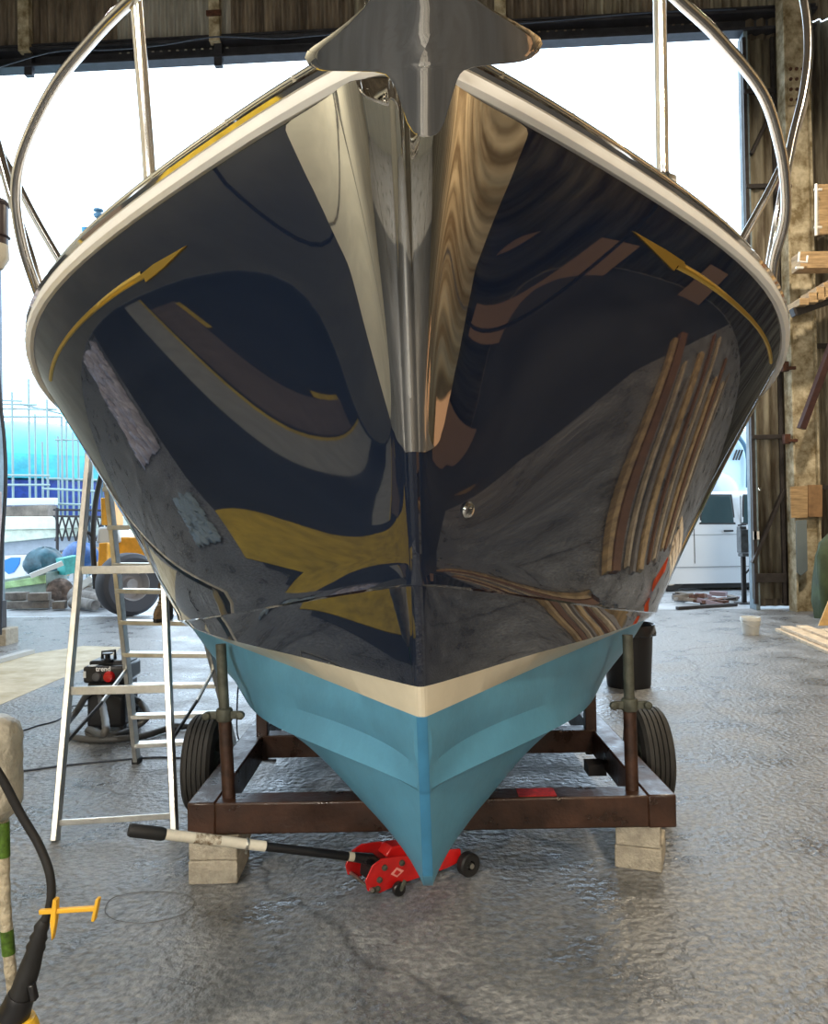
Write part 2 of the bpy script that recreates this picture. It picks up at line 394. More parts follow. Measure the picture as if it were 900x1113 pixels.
#HULLTABLES  (distance along the boat, half width, height)
TB = {
 'keel':   [(2.62, .016, .43), (2.68, .016, .365), (2.80, .016, .305), (3.0, .02, .285), (3.3, .03, .31), (3.55, .03, .36), (4.2, .03, .38), (6, .03, .37), (YE, .03, .36)],
 'v_top':  [(2.54, .016, .72), (2.66, .095, .735), (2.80, .195, .74), (3.05, .385, .735), (3.5, .61, .69), (4.2, .87, .63), (4.8, 1.03, .61), (6, 1.10, .59), (YE, 1.10, .57)],
 'strake': [(2.53, .020, .735), (2.65, .125, .75), (2.79, .245, .755), (3.05, .43, .75), (3.5, .66, .705), (4.2, .92, .645), (4.8, 1.08, .625), (6, 1.15, .60), (YE, 1.15, .58)],
 'dish':   [(2.50, .017, .80), (2.65, .100, .838), (2.80, .212, .852), (3.05, .392, .85), (3.5, .655, .81), (4.2, .985, .755), (4.8, 1.12, .74), (6, 1.20, .74), (YE, 1.20, .72)],
 'stripe0':[(2.45, .016, .985), (2.62, .125, .99), (3.15, .445, 1.0), (3.69, .81, 1.02), (4.15, 1.165, 1.058), (5, 1.28, .99), (7, 1.36, .94), (YE, 1.33, .92)],
 'stripe1':[(2.42, .016, 1.083), (2.56, .125, 1.083), (2.99, .425, 1.082), (3.42, .75, 1.078), (4.12, 1.185, 1.072), (5, 1.30, 1.0), (7, 1.38, .952), (YE, 1.35, .932)],
 'chine':  [(2.33, .016, 1.392), (2.50, .15, 1.365), (2.9, .43, 1.292), (3.4, .76, 1.197), (4.1, 1.2, 1.086), (5, 1.31, 1.012), (7, 1.39, .96), (YE, 1.36, .94)],
 'sheer':  [(1.93, .022, 2.665), (1.95, .09, 2.668), (2.10, .303, 2.642), (2.4, .69, 2.577), (2.72, 1.067, 2.505), (2.98, 1.34, 2.43), (3.25, 1.53, 2.35), (3.42, 1.605, 2.27), (3.62, 1.635, 2.18), (4.5, 1.65, 2.03), (6, 1.65, 1.93), (8, 1.6, 1.88), (YE, 1.45, 1.88)],
}
CUR = {}
for k, t in TB.items():
    t = np.array(t); s = (t[:, 0] - t[0, 0]) / (t[-1, 0] - t[0, 0]); q = np.sqrt(s); CUR[k] = (t, q)
DG = np.linspace(0, 1, 2001); KER = np.exp(-.5 * (np.arange(-180, 181) / (60.0)) ** 2); KER /= KER.sum()
def smooth_curve(a):
    n_ = 180; lo = 2 * a[0] - a[n_:0:-1]; hi = 2 * a[-1] - a[-2:-n_ - 2:-1]
    return np.convolve(np.concatenate([lo, a, hi]), KER, 'valid')
SMC = {}; WID = {'sheer': 1.023, 'chine': 1.03, 'stripe1': 1.03, 'stripe0': 1.03}
for k, (t, q) in CUR.items():
    out_ = []
    for c_ in (1, 2):
        # take the straight entry line off first, so that the bow stays sharp where the tables say so
        sl = (t[2, c_] - t[0, c_]) / (t[2, 0] - t[0, 0])
        res = t[:, c_] - t[0, c_] - sl * (t[:, 0] - t[0, 0])
        out_.append(smooth_curve(pchip(q, res, DG)) + t[0, c_] + sl * (t[-1, 0] - t[0, 0]) * DG ** 2)
    SMC[k] = tuple(out_)
def feat(k, u):
    t, q = CUR[k]; u = np.asarray(u, float)
    y = t[0, 0] + (t[-1, 0] - t[0, 0]) * u * u
    return np.stack([np.interp(u, DG, SMC[k][0]) * WID.get(k, 1.0), y, np.interp(u, DG, SMC[k][1])], -1)
STEM = pchip
def topside(u, v):
    """point of the topsides, right half; v = 0 chine .. 1 sheer"""
    u = np.asarray(u, float); v = np.asarray(v, float)
    a = feat('chine', u); b_ = feat('sheer', u)
    p = a + (b_ - a) * v[..., None]
    y = p[..., 1]
    k = .5 - .5 * np.tanh((y - 3.0) / .5)
    bow = (4 * v * (1 - v)) ** 2
    p[..., 0] -= .055 * bow * k * (1 - np.exp(-(u / .12) ** 2))
    # the stem profile is gently hollow, and its nose gets rounder towards the top
    p[..., 0] += .04 * np.clip((v - .35) / .65, 0, 1) ** 1.5 * np.exp(-((u - .04) / .045) ** 2) * (1 - np.exp(-(u / .02) ** 2))
    return p
def heel(q):
    # the boat sits a degree out of plumb on its trolley
    q[..., 0] += BX - .020 * (q[..., 2] - .35)
    return q
def W(p, side=1, off=None):
    q = np.array(p, float).copy(); q[..., 0] *= side
    return heel(q)
def hv(x, y, z): return Vector((x + BX - .020 * (z - .35), y, z))
NU = 90
U = np.linspace(0, 1, NU) ** 1.15
rows = []; mats_i = []
def addrow(P, m): rows.append(P); mats_i.append(m)
K = feat('keel', U); VT = feat('v_top', U); ST = feat('strake', U); DI = feat('dish', U); S0 = feat('stripe0', U); S1 = feat('stripe1', U); CHN = feat('chine', U)
for t in np.linspace(0, 1, 7)[:-1]:
    P = K + (VT - K) * t; P[:, 0] += .05 * math.sin(math.pi * t) * np.clip((P[:, 1] - 2.6) / .5, 0, 1); addrow(P, 0)
addrow(VT, 0); addrow(VT.copy(), 0); addrow(ST, 0); addrow(ST.copy(), 0)
for t in (.33, .66): addrow(ST + (DI - ST) * t, 0)
addrow(DI, 0)
for t in (.33, .66):
    P = DI + (S0 - DI) * t; P[:, 0] += .012 * math.sin(math.pi * t); addrow(P, 0)
addrow(S0, 0); addrow(S0.copy(), 1)
addrow(S1, 1); addrow(S1.copy(), 2)
for t in (.25, .5, .75): addrow(S1 + (CHN - S1) * t, 2)
addrow(CHN, 2); addrow(CHN.copy() + np.array([.012, -.004, .006]), 2)
for v in np.linspace(0, 1, 26)[1:]:
    P = topside(U, np.full(NU, v)); addrow(P, 2)
navy = mat('navy_gelcoat', (.004, .009, .024), .03, 0, spec=.5, coat=1.0)
navy.node_tree.nodes['Principled BSDF'].inputs['Coat IOR'].default_value = 1.5
navy.node_tree.nodes['Principled BSDF'].inputs['Coat Roughness'].default_value = .012
blue = mat('light_blue_antifouling', (.09, .285, .44), .42, 0, var=.10, scale=3, bump=.05)
cream_m = mat('cream_boot_stripe_paint', (.66, .60, .47), .25, 0, var=.05)
boat = thing('motor_boat', 'navy-hulled motor boat with cream waterline stripe and light blue bottom on a trolley', 'boat', (BX, 5, 0))
mb = MB(); nr = len(rows)
# columns: right half from transom to stem, rounded nose, left half
def fullrow(P):
    r = P[::-1]; p0 = P[0].copy()
    n1 = p0.copy(); n1[0] *= .62; n1[1] -= .008; n0 = p0.copy(); n0[0] = 0; n0[1] -= .011; n2 = n1.copy(); n2[0] *= -1
    l = P.copy(); l[:, 0] *= -1
    Q = np.vstack([r, n1[None], n0[None], n2[None], l]); heel(Q)
    return Q
FR = [fullrow(P) for P in rows]
for i in range(nr - 1):
    if np.allclose(FR[i], FR[i + 1]): continue
    mb.grid([FR[i], FR[i + 1]], max(mats_i[i], 0) if mats_i[i] == mats_i[i + 1] else mats_i[i + 1])
# transom and keel underside
tr = [tuple(r[0]) for r in FR]; tl = [tuple(r[-1]) for r in FR]
mb.grid([tr, tl], 2)
mb.grid([FR[0][:NU + 1], FR[0][::-1][:NU + 1]], 0)
import bmesh
hull = mb.build('hull', [blue, cream_m, navy], boat, smooth=180, fixn=False)
bm = bmesh.new(); bm.from_mesh(hull.data); bmesh.ops.remove_doubles(bm, verts=bm.verts, dist=.0004); bmesh.ops.recalc_face_normals(bm, faces=bm.faces); bm.to_mesh(hull.data); bm.free()
hull.data.set_sharp_from_angle(angle=R(24))
# darker stem line on the bottom paint
# deck
SH = feat('sheer', U)
mb = MB(); rw = []
for t in np.linspace(-1, 1, 13):
    P = SH.copy(); P[:, 0] = SH[:, 0] * t * .985; P[:, 2] += .05 + .06 * (1 - t * t) * np.clip(SH[:, 0], 0, 1); heel(P); rw.append(P)
mb.grid(rw); mb.build('deck', whitegel, boat, solid=.02)
# swept mouldings along the sheer
mb = MB(); cen = np.array([r[NU + 1] for r in FR[:16]]); 
mb.grid([[Vector((c[0] + sx * .017, c[1] + (.0 if abs(sx) == 1 else -.004), c[2])) for c in cen] for sx in (-1, -.7, .7, 1)])
mb.build('stem_band', mat('deep_blue_antifouling', (.045, .20, .37), .4, 0, var=.12), boat)
def sheer_path(out, up, u0=0.0, u1=1.0, n=70):
    u = np.linspace(u0, u1, n) ** 1.15; P = feat('sheer', u); T = np.gradient(P, axis=0); T /= np.linalg.norm(T, axis=1)[:, None]
    N = np.stack([T[:, 1], -T[:, 0], np.zeros(n)], -1); N /= np.linalg.norm(N, axis=1)[:, None]
    N[0] = (0.35, -.94, 0); Q = P + N * out; Q[:, 2] += up; return Q
def moulding(name, prof, m_, sub=None, segs=None):
    """prof: closed list of (out, up)"""
    mbx = MB(); cols = []
    for (o_, u_) in prof:
        Q = sheer_path(o_, u_); Lq = Q.copy(); Lq[:, 0] *= -1
        mid = Q[0].copy(); mid[0] = 0; mid[1] -= .01
        A = np.vstack([Q[::-1], mid[None], Lq]); heel(A); cols.append(A)
    G = [[cols[j][i] for j in range(len(prof))] for i in range(len(cols[0]))]
    mbx.grid(G, wrap=True)
    k = len(prof); mbx.f.append(tuple(range(k))); mbx.mi.append(0)
    o = (len(cols[0]) - 1) * k; mbx.f.append(tuple(o + j for j in range(k))); mbx.mi.append(0)
    return mbx.build(name, m_, boat)
moulding('rubbing_strake', [(-.01, 0), (.014, -.002), (.028, .008), (.032, .024), (.026, .042), (.0, .05), (-.03, .05), (-.03, .01)], whitegel)
moulding('chrome_rub_strip', [(.0, .05), (.022, .051), (.030, .060), (.026, .070), (.0, .076), (-.02, .076), (-.02, .05)], chrome)
moulding('bulwark', [(-.02, .07), (-.035, .07), (-.04, .135), (-.07, .145), (-.10, .135), (-.10, .05), (-.03, .05)], whitegel)
for sd in (1, -1):
    Q = sheer_path(-.015, .112, .07, .8, 60); Q[:, 0] *= sd; heel(Q)
    mb = MB(); mb.tube([Vector(q) for q in Q], .011, 10); tr_ = mb.build('toe_rail', chrome, boat)
    Q2 = sheer_path(-.015, .112, .07, .8, 60); Q2[:, 0] *= sd; heel(Q2)
    for i in range(3, 58, 5):
        mb = MB(); q = Vector(Q2[i]); mb.tube([q + Vector((0, 0, .008)), q - Vector((sd * .012, -.006, .045))], .013, 8); mb.build('rail_foot', chrome, tr_)

# ---- helper: surface point of the topsides under a pixel
uu = np.linspace(0, .62, 260) ** 1.0; vv = np.linspace(0, 1, 130)
GU, GV = np.meshgrid(uu, vv, indexing='ij'); GP = topside(GU.ravel(), GV.ravel())
def projarr(P):
    q = (P - np.array([0, 0, CH])) @ CI.T
    return 450 + F * q[:, 0] / -q[:, 2], 556.5 - F * q[:, 1] / -q[:, 2]
SG = {}
for sd in (1, -1):
    Wd = W(GP, sd); SG[sd] = projarr(Wd)
def surf_uv(px, py, sd):
    X, Y = SG[sd]; d = (X - px) ** 2 + (Y - py) ** 2
    # only points that face the camera: take the nearest in depth among close ones
    i = int(np.argmin(d + GP[:, 1] * .4)); u = GU.ravel()[i]; v = GV.ravel()[i]
    for _ in range(6):
        e = 1e-4
        P = W(topside(np.array([u, u + e, u]), np.array([v, v, v + e])), sd); x, y = projarr(P)
        J = np.array([[(x[1] - x[0]) / e, (x[2] - x[0]) / e], [(y[1] - y[0]) / e, (y[2] - y[0]) / e]])
        r = np.array([px - x[0], py - y[0]])
        try: dlt = np.linalg.solve(J, r)
        except Exception: break
        dlt = np.clip(dlt, -.02, .02); u = float(np.clip(u + dlt[0], 0, 1)); v = float(np.clip(v + dlt[1], 0, 1))
    return u, v
def surf_pt(u, v, sd, off):
    e = 1e-3
    P = topside(np.array([u, min(u + e, 1), u]), np.array([v, v, min(v + e, 1) if v < .999 else v - e])); a = P[1] - P[0]; b_ = (P[2] - P[0]) * (1 if v < .999 else -1)
    nn = np.cross(a, b_); nn /= np.linalg.norm(nn) + 1e-12
    if nn[0] < 0 and abs(nn[0]) > .05: nn = -nn
    elif nn[1] > 0 and abs(nn[0]) <= .05: nn = -nn
    q = P[0] + nn * off
    return hv(q[0] * sd, q[1], q[2])
# polished stem plate: wraps the bow from the rubbing strake down to a rounded toe
mb = MB(); rowsP = []
vs = np.concatenate([np.linspace(.998, .42, 34)])
def plate_half(v):
    """half width in u at level v"""
    P0 = W(topside(np.array([.0]), np.array([v]))); py = projarr(P0)[1][0]
    return py
lev = []
for v in vs:
    py = plate_half(v); 
    t = (py - 128) / (487 - 128)
    if t > 1: break
    lev.append((v, py))
# fine toe
v_end = np.interp(491, [plate_half(v) for v in np.linspace(.999, .2, 200)], np.linspace(.999, .2, 200))
v_list = list(np.linspace(.998, v_end + .05, 30)) + [v_end + .05 * math.cos(a) for a in np.linspace(.3, math.pi / 2, 7)]
def uspan(v, sd):
    # march out along the level until the boundary line is reached
    us = np.linspace(.0005, .30, 400); X, Y = projarr(W(topside(us, np.full(400, v)), sd))
    d = np.abs(X - projarr(W(topside(np.array([0.]), np.array([v]))))[0][0])
    half = np.interp(Y, [120, 143, 200, 250, 290, 370, 420, 452, 480], [138, 131, 106, 84, 67, 49, 37, 29, 24])
    half = np.where(Y > 468, 24 * np.sqrt(np.clip(1 - ((Y - 468) / 24) ** 2, 0, 1)), half)
    ok = np.where(d > half)[0]
    return us[ok[0]] if len(ok) else us[-1]
for v in v_list:
    row = []
    ul = uspan(v, -1); ur = uspan(v, 1)
    for k_ in range(14, -1, -1): row.append(surf_pt(max(ul * (k_ / 14) ** 1.5, 1e-4), v, -1, .005))
    c0 = topside(np.array([0.]), np.array([v]))[0]; row.append(hv(0, c0[1] - .017, c0[2]))
    for k_ in range(0, 15): row.append(surf_pt(max(ur * (k_ / 14) ** 1.5, 1e-4), v, 1, .005))
    rowsP.append(row)
mb.grid(rowsP)
mb.build('stem_plate', chrome, boat, smooth=60, sub=1)

# gold cove lines with arrow heads
def cove(pix, widths, sd, name='cove_line'):
    uvs = [surf_uv(px, py, sd) for px, py in pix]
    pts = [surf_pt(u, v, sd, .004) for u, v in uvs]
    up = [surf_pt(u, min(v + .02, .99), sd, .004) for u, v in uvs]
    # dense centre line in uv
    k = len(uvs); tt = np.linspace(0, k - 1, 40)
    us = np.interp(tt, range(k), [a for a, _ in uvs]); vsx = np.interp(tt, range(k), [b__ for _, b__ in uvs])
    us = np.convolve(np.pad(us, 3, 'edge'), np.ones(7) / 7, 'valid'); vsx = np.convolve(np.pad(vsx, 3, 'edge'), np.ones(7) / 7, 'valid')
    ws = np.interp(tt, range(k), widths)
    C_ = [surf_pt(u, v, sd, .004) for u, v in zip(us, vsx)]
    a = []; b2 = []; c2 = []; dd = []
    for i, c in enumerate(C_):
        T = (C_[min(i + 1, 39)] - C_[max(i - 1, 0)]).normalized()
        n_ = (surf_pt(us[i], vsx[i], sd, .1) - c).normalized(); s_ = T.cross(n_).normalized()
        a.append(c + s_ * ws[i] / 2 - n_ * .006); b2.append(c + s_ * ws[i] * .3 + n_ * .002); c2.append(c - s_ * ws[i] * .3 + n_ * .002); dd.append(c - s_ * ws[i] / 2 - n_ * .006)
    mbx = MB(); mbx.grid([a, b2, c2, dd]); 
    return mbx.build(name, gold, boat, smooth=60), pts
def arrow_head(pix, sd):
    uvs = [surf_uv(px, py, sd) for px, py in pix]
    top = [surf_pt(u, v, sd, .0075) for u, v in uvs]; bot = [surf_pt(u, v, sd, -.004) for u, v in uvs]
    mbx = MB(); k = len(top); mbx.add(top + bot, [tuple(range(k))] + [(i, (i + 1) % k, k + (i + 1) % k, k + i) for i in range(k)])
    return mbx.build('cove_arrow', gold, boat)
cove([(158, 297), (130, 314), (95, 343), (68, 375), (57, 400), (55, 415)], [.030, .026, .021, .018, .016, .014], -1)
arrow_head([(203, 267), (180, 290), (160, 306), (158, 301), (150, 307), (148, 303), (168, 287)], -1)
cove([(733, 286), (765, 304), (800, 332), (825, 358), (836, 380), (838, 396)], [.030, .026, .021, .018, .016, .014], 1)
arrow_head([(687, 251), (722, 271), (742, 284), (744, 290), (735, 288), (731, 294), (716, 279)], 1)
# oval skin fitting on the starboard bow
u_, v_ = surf_uv(508, 554, 1)
c = surf_pt(u_, v_, 1, .004); n_ = (surf_pt(u_, v_, 1, .1) - c).normalized()
mb = MB(); mb.lathe([(.024, -.012), (.026, .0), (.022, .006), (.014, .007), (.012, -.006)], c, n_, 24); mb.build('skin_fitting', chrome, boat)

# ---- pulpit and side rails (stainless tube)
def px3(l): return [at(a, b_, c_) for a, b_, c_ in l]
RT = .019
mb = MB()
left = px3([(50, 345, 3.16), (42, 320, 3.12), (25, 268, 3.02), (17, 215, 2.95), (25, 165, 2.86), (58, 96, 2.74), (100, 43, 2.64), (142, 0, 2.54), (210, -60, 2.4), (300, -125, 2.2)])
right = px3([(838, 315, 3.18), (842, 280, 3.12), (853, 240, 3.02), (854, 205, 2.95), (848, 160, 2.86), (828, 100, 2.74), (780, 40, 2.60), (738, 0, 2.5), (680, -55, 2.38), (600, -120, 2.2)])
nose = px3([(400, -160, 2.02), (500, -160, 2.02)])
mb.tube(left + nose + right[::-1], RT, 14, smooth=7); pul = mb.build('pulpit_rail', tubest, boat)
for l in ([(164, 208, 2.60), (160, 150, 2.58), (148, 0, 2.56), (146, -16, 2.54)], [(720, 196, 2.60), (719, 120, 2.56), (717, 0, 2.5), (717, -20, 2.46)]):
    mb = MB(); P = px3(l); mb.tube(P, .021, 14); st_ = mb.build('stanchion', tubest, boat)
    mb = MB(); mb.lathe([(.045, -.01), (.045, .004), (.026, .016), (.02, .03)], P[0], 'Z', 18); mb.build('base_socket', chrome, st_)
for l in ([(52, 345, 3.16), (34, 282, 3.2), (16, 226, 3.3), (0, 168, 3.4), (-22, 80, 3.55), (-26, 10, 3.7), (-14, -50, 3.8)],
          [(832, 318, 3.2), (848, 225, 3.2), (861, 155, 3.28), (874, 100, 3.36), (879, 50, 3.45), (874, 0, 3.55), (858, -45, 3.65)]):
    mb = MB(); mb.tube(px3(l), RT, 14, smooth=6); mb.build('side_rail', tubest, boat)
for l in ([(78, 305, 3.24), (40, 240, 3.35), (14, 190, 3.42), (-2, 162, 3.46)], [(798, 276, 3.22), (840, 200, 3.32), (866, 140, 3.38), (876, 104, 3.4)]):
    mb = MB(); mb.tube(px3(l), .016, 12, smooth=4); mb.build('rail_brace', tubest, boat)
# bow roller cheeks
mb = MB()
for sx in (-1, 1):
    q = hv(sx * .075 + .01, 1.98, 2.74)
    mb.box(q, (.012, .34, .10))
mb.lathe([(.035, -.07), (.02, 0), (.035, .07)], hv(.01, 1.86, 2.73), 'X', 18)
mb.build('bow_roller', chrome, boat, bevel=.004)

# ================================================================= ANCHOR
anchor = thing('anchor', 'polished stainless plough anchor stowed over the bow roller, tip pointing down', 'anchor', (.03, 1.8, 2.6))
Lp = [(148, 461), (146, 454), (142, 449), (132, 443), (112, 437), (95, 431), (86, 426), (80, 419), (77.5, 408), (77, 392), (76.8, 368), (76.5, 352), (75, 345), (70, 337), (62, 333), (55, 336), (48, 345), (38, 360), (24, 378), (8, 396), (-8, 409), (-30, 420), (-60, 434), (-90, 450)]
Rp = [(148, 465), (146, 472), (142, 477), (132, 482), (112, 488), (95, 493), (86, 496), (80, 499), (76, 503), (72, 515), (69.5, 535), (68.2, 555), (66.5, 566), (63, 576), (56, 584), (47, 588), (40, 585), (32, 574), (22, 556), (10, 534), (-8, 507), (-30, 492), (-60, 480), (-90, 468)]
rowsA = []
for (yl, xl), (yr, xr) in zip(Lp, Rp):
    row = []
    for t in np.linspace(0, 1, 21):
        px = xl + (xr - xl) * t; py = yl + (yr - yl) * t
        dep = 1.80 - .18 * (148 - py) / 148 + .10 * (abs(px - 461) / 128) ** 1.7 + (.012 * (1 - math.exp(-((px - 461) / 16) ** 2)))
        row.append(at(px, py, dep))
    rowsA.append(row)
mb = MB(); mb.grid(rowsA); fl = mb.build('fluke', chrome, anchor, smooth=75, solid=.012)
bv = fl.modifiers.new('bevel', 'BEVEL'); bv.width = .003; bv.segments = 2; bv.limit_method = 'ANGLE'
mb = MB(); mb.tube([at(461, -60, 1.62) + Vector((0, .05, 0)), (.02, 1.90, 2.86), (.02, 2.05, 2.82), (.02, 2.55, 2.80)], [.022, .022, .02, .018], 10); mb.build('shank', chrome, anchor)

# ================================================================= TROLLEY
BH0 = .205; BH1 = .345; YF = 3.56
xl = at(204, 895, YF).x; xr = at(735, 880, YF).x
tro = thing('boat_trolley', 'red-oxide steel boat trolley under the boat, propping the hull on its posts', 'trolley', ((xl + xr) / 2, 5, 0))
RWd = .15
mb = MB(); mb.box(((xl + xr) / 2, YF + .07, (BH0 + BH1) / 2), (xr - xl - .24, .14, BH1 - BH0)); mb.build('front_beam', oxide, tro, bevel=.008)
for x in (xl + .06, xr - .06):
    mb = MB(); mb.box((x, YF + 2.4, (BH0 + BH1) / 2), (.125, 4.8, BH1 - BH0 + .006)); mb.build('side_rail', oxide, tro, bevel=.008)
mb = MB(); mb.box((at(610, 880, YF).x - .1, YF + .069, BH1 + .001), (.17, .10, .004)); mb.build('red_paint_patch', mat('red_paint_worn', (.5, .02, .02), .4, 0, var=.4, scale=30), tro)
for y in (4.72, 8.2):
    mb = MB(); mb.box(((xl + xr) / 2, y, (BH0 + BH1) / 2 + .01), (xr - xl - .22, .12, BH1 - BH0 - .01)); mb.build('cross_beam', oxide, tro, bevel=.006)
# front posts: rusty sleeve, galvanised prop and clamp
for i, (a, b_, cpx) in enumerate((((249, 869), (240, 700), (247, 781)), ((687, 857), (682, 690), (682, 765)))):
    yp = YF + .09
    B0 = at(*a, yp); T0 = at(*b_, yp + .04)
    mid = B0 + (T0 - B0) * .55
    mb = MB(); mb.tube([Vector((B0.x, B0.y, BH1 - .01)), mid], .030, 16); p_ = mb.build('post', mat('brown_rusty_tube', (.045, .02, .012), .5, .3, var=.5, scale=16, bump=.2), tro)
    mb = MB(); mb.tube([mid - (T0 - B0) * .06, T0], .024, 16); mb.build('prop', steel, p_)
    mb = MB(); c = mid + Vector((0, 0, -.005)); mb.lathe([(.034, -.03), (.038, -.02), (.038, .02), (.034, .03)], c, 'Z', 18)
    for sx in (-1, 1):
        mb.box(c + Vector((sx * .05, -.01, 0)), (.06, .018, .036)); mb.lathe([(.014, -.03), (.018, -.025), (.018, .0), (.010, .012)], c + Vector((sx * .078, -.01, 0)), 'Y', 12)
    mb.build('clamp', steel, p_, bevel=.005)
for (a, b_) in (((287, 806), (284, 765)), ((642, 797), (640, 745))):
    yp = 4.70; A = at(*a, yp); B_ = at(*b_, yp); mb = MB(); mb.box(((A.x + B_.x) / 2, yp, (BH0 + B_.z + .10) / 2), (.065, .065, B_.z + .10 - BH0)); mb.build('post', oxide, tro, bevel=.005)
mb = MB(); mb.box((xr - .16, 4.45, .20), (.10, .12, .06)); mb.build('axle_bracket', darksteel, tro)
for xa_, xb_ in ((xl - .12, xl + .06), (xr - .06, xr + .12)):
    mb = MB(); mb.tube([(xa_, 4.45, .262), (xb_, 4.45, .262)], .025, 12); mb.build('stub_axle', darksteel, tro)
def tyre_prof(r, w):
    P = []; hw_ = w / 2
    P += [(r * .56, -hw_ * .75), (r * .62, -hw_ * .95), (r * .8, -hw_), (r * .93, -hw_ * .93), (r * .985, -hw_ * .75)]
    for k_ in range(5):
        c = -hw_ * .62 + k_ * hw_ * .31
        P += [(r, c - hw_ * .11), (r, c + hw_ * .11), (r * .965, c + hw_ * .13), (r * .965, c + hw_ * .18)]
    P = P[:-2] + [(r * .985, hw_ * .75), (r * .93, hw_ * .93), (r * .8, hw_), (r * .62, hw_ * .95), (r * .56, hw_ * .75)]
    return P
for x in (at(222, 840, 4.40).x, at(710, 830, 4.36).x):
    c = (x, 4.45, .262); mb = MB(); mb.lathe(tyre_prof(.262, .165), c, 'X', 48, loop=True); ty = mb.build('tyre', mat('dusty_tyre_rubber', (.03, .028, .026), .75, 0, var=.2), tro, smooth=30)
    mb = MB(); mb.lathe([(.03, -.07), (.06, -.06), (.07, -.02), (.13, -.02), (.148, -.065), (.15, .065), (.13, .02), (.07, .02), (.06, .06), (.03, .07)], c, 'X', 30); mb.build('wheel_rim', steel, ty)

# concrete blocks under the two front corners
def block(c, d, rotz, label):
    t = thing('concrete_block', label, 'block', (c[0], c[1], c[2]), 'concrete blocks under the trolley')
    mbx = MB(); mbx.box((c[0], c[1], c[2] + d[2] / 2), d, (0, 0, rotz)); o = mbx.build('block', conc_block, None, bevel=.006)
    bpy.data.objects.remove(t); tag(o, label, 'block', 'concrete blocks under the trolley'); o.name = 'concrete_block'
    return o
gl = ground(231, 962); gr_ = ground(706, 949)
bw = .215
block((gl.x - .002, gl.y + .15, 0), (bw, .29, .102), R(1), 'lower of the two pale concrete blocks under the left front trolley corner')
block((gl.x + .004, gl.y + .15, .103), (bw, .28, .100), R(-1.5), 'upper of the two pale concrete blocks under the left front trolley corner')
block((gr_.x + .004, gr_.y + .15, 0), (.205, .26, .102), R(-21), 'lower of the two pale concrete blocks under the right front trolley corner')
block((gr_.x - .002, gr_.y + .15, .103), (.195, .25, .100), R(-18), 'upper of the two pale concrete blocks under the right front trolley corner')

# ================================================================= TROLLEY JACK
ja = ground(424, 975); jb = ground(508, 950)
ax = Vector((jb.x - ja.x, jb.y - ja.y, 0)).normalized(); sdv = Vector((-ax.y, ax.x, 0))      # along the jack, across (away)
jack = thing('trolley_jack', 'red trolley jack with a long white and black handle under the keel', 'jack', (ja.x, ja.y, 0))
def J(a, c, z): return Vector((ja.x, ja.y, 0)) + ax * a + sdv * c + Vector((0, 0, z))
JW = .20
side = [(-.10, .045), (-.11, .09), (-.075, .145), (-.03, .163), (.05, .155), (.12, .14), (.30, .125), (.37, .115), (.38, .06), (.30, .045), (.05, .035), (-.04, .022)]
for c0 in (.015, JW):
    mb = MB(); mb.prism([J(a, c0, z) for a, z in side], -sdv * .004, sdv * .004); mb.build('side_plate', redpaint, jack, bevel=.003)
mb = MB(); mb.prism([J(a, .11, z) for a, z in [(-.06, .05), (-.05, .11), (0, .12), (.02, .05)]], -sdv * .06, sdv * .06); mb.build('pump_block', blkplastic, jack, bevel=.01)
mb = MB(); mb.prism([J(a, .11, z) for a, z in [(.02, .14), (.05, .175), (.30, .15), (.36, .135), (.36, .11), (.05, .12)]], -sdv * .04, sdv * .04); mb.build('lift_arm', redpaint, jack, bevel=.006)
mb = MB(); mb.lathe([(.045, 0), (.05, .01), (.05, .02), (.038, .024)], J(.30, .11, .15), 'Z', 20); mb.build('saddle', darksteel, jack)
mb = MB(); mb.tube([J(-.085, -.005, .05), J(-.085, JW + .01, .05)], .008, 10); mb.build('tie_rod', alu, jack)
mb = MB(); mb.tube([J(.39, -.03, .05), J(.39, JW + .03, .05)], .012, 12); mb.build('axle', alu, jack)
for a, c in ((.39, -.02), (.39, JW + .02)):
    mb = MB(); mb.lathe([(.02, -.022), (.045, -.024), (.052, -.016), (.052, .016), (.045, .024), (.02, .022)], J(a, c, .053), sdv, 24, loop=True); wl = mb.build('wheel', rubber, jack)
    mb = MB(); mb.lathe([(.0, -.03), (.012, -.03), (.013, .03), (.0, .03)], J(a, c, .053), sdv, 14); mb.build('hub', alu, wl)
for c in (-.015, JW + .02):
    mb = MB(); mb.lathe([(.008, -.012), (.026, -.013), (.030, -.008), (.030, .008), (.026, .013), (.008, .012)], J(.035, c, .031), sdv, 20); cs = mb.build('castor', blkplastic, jack)
    mb = MB(); mb.box(J(.045, c - .016, .048), (.018, .006, .05), (0, R(25), 0)); mb.build('castor_fork', steel, cs, bevel=.003)
for a, z in ((-.02, .125), (.065, .125), (-.045, .08), (-.055, .045), (-.075, .045)):
    mb = MB(); mb.lathe([(.013, 0), (.012, .008), (.0, .012)], J(a, .01, z), -sdv, 12); mb.build('bolt', steel, jack)
mb = MB(); mb.prism([J(a, .0095, z) for a, z in [(.01, .09), (.04, .112), (.075, .09), (.04, .07)]], -sdv * .0015, sdv * .0); mb.build('label', mat('jack_label', (.75, .3, .25), .5), jack)
mb = MB(); mb.prism([J(a, .0095, z) for a, z in [(.025, .088), (.04, .102), (.058, .088), (.04, .078)]], -sdv * .0025, sdv * .0); mb.build('label_mark', redpaint, jack)
H0 = J(-.02, .09, .13); H1 = at(140, 902, 3.02); hd = (H1 - H0)
def hp(t): return H0 + hd * t
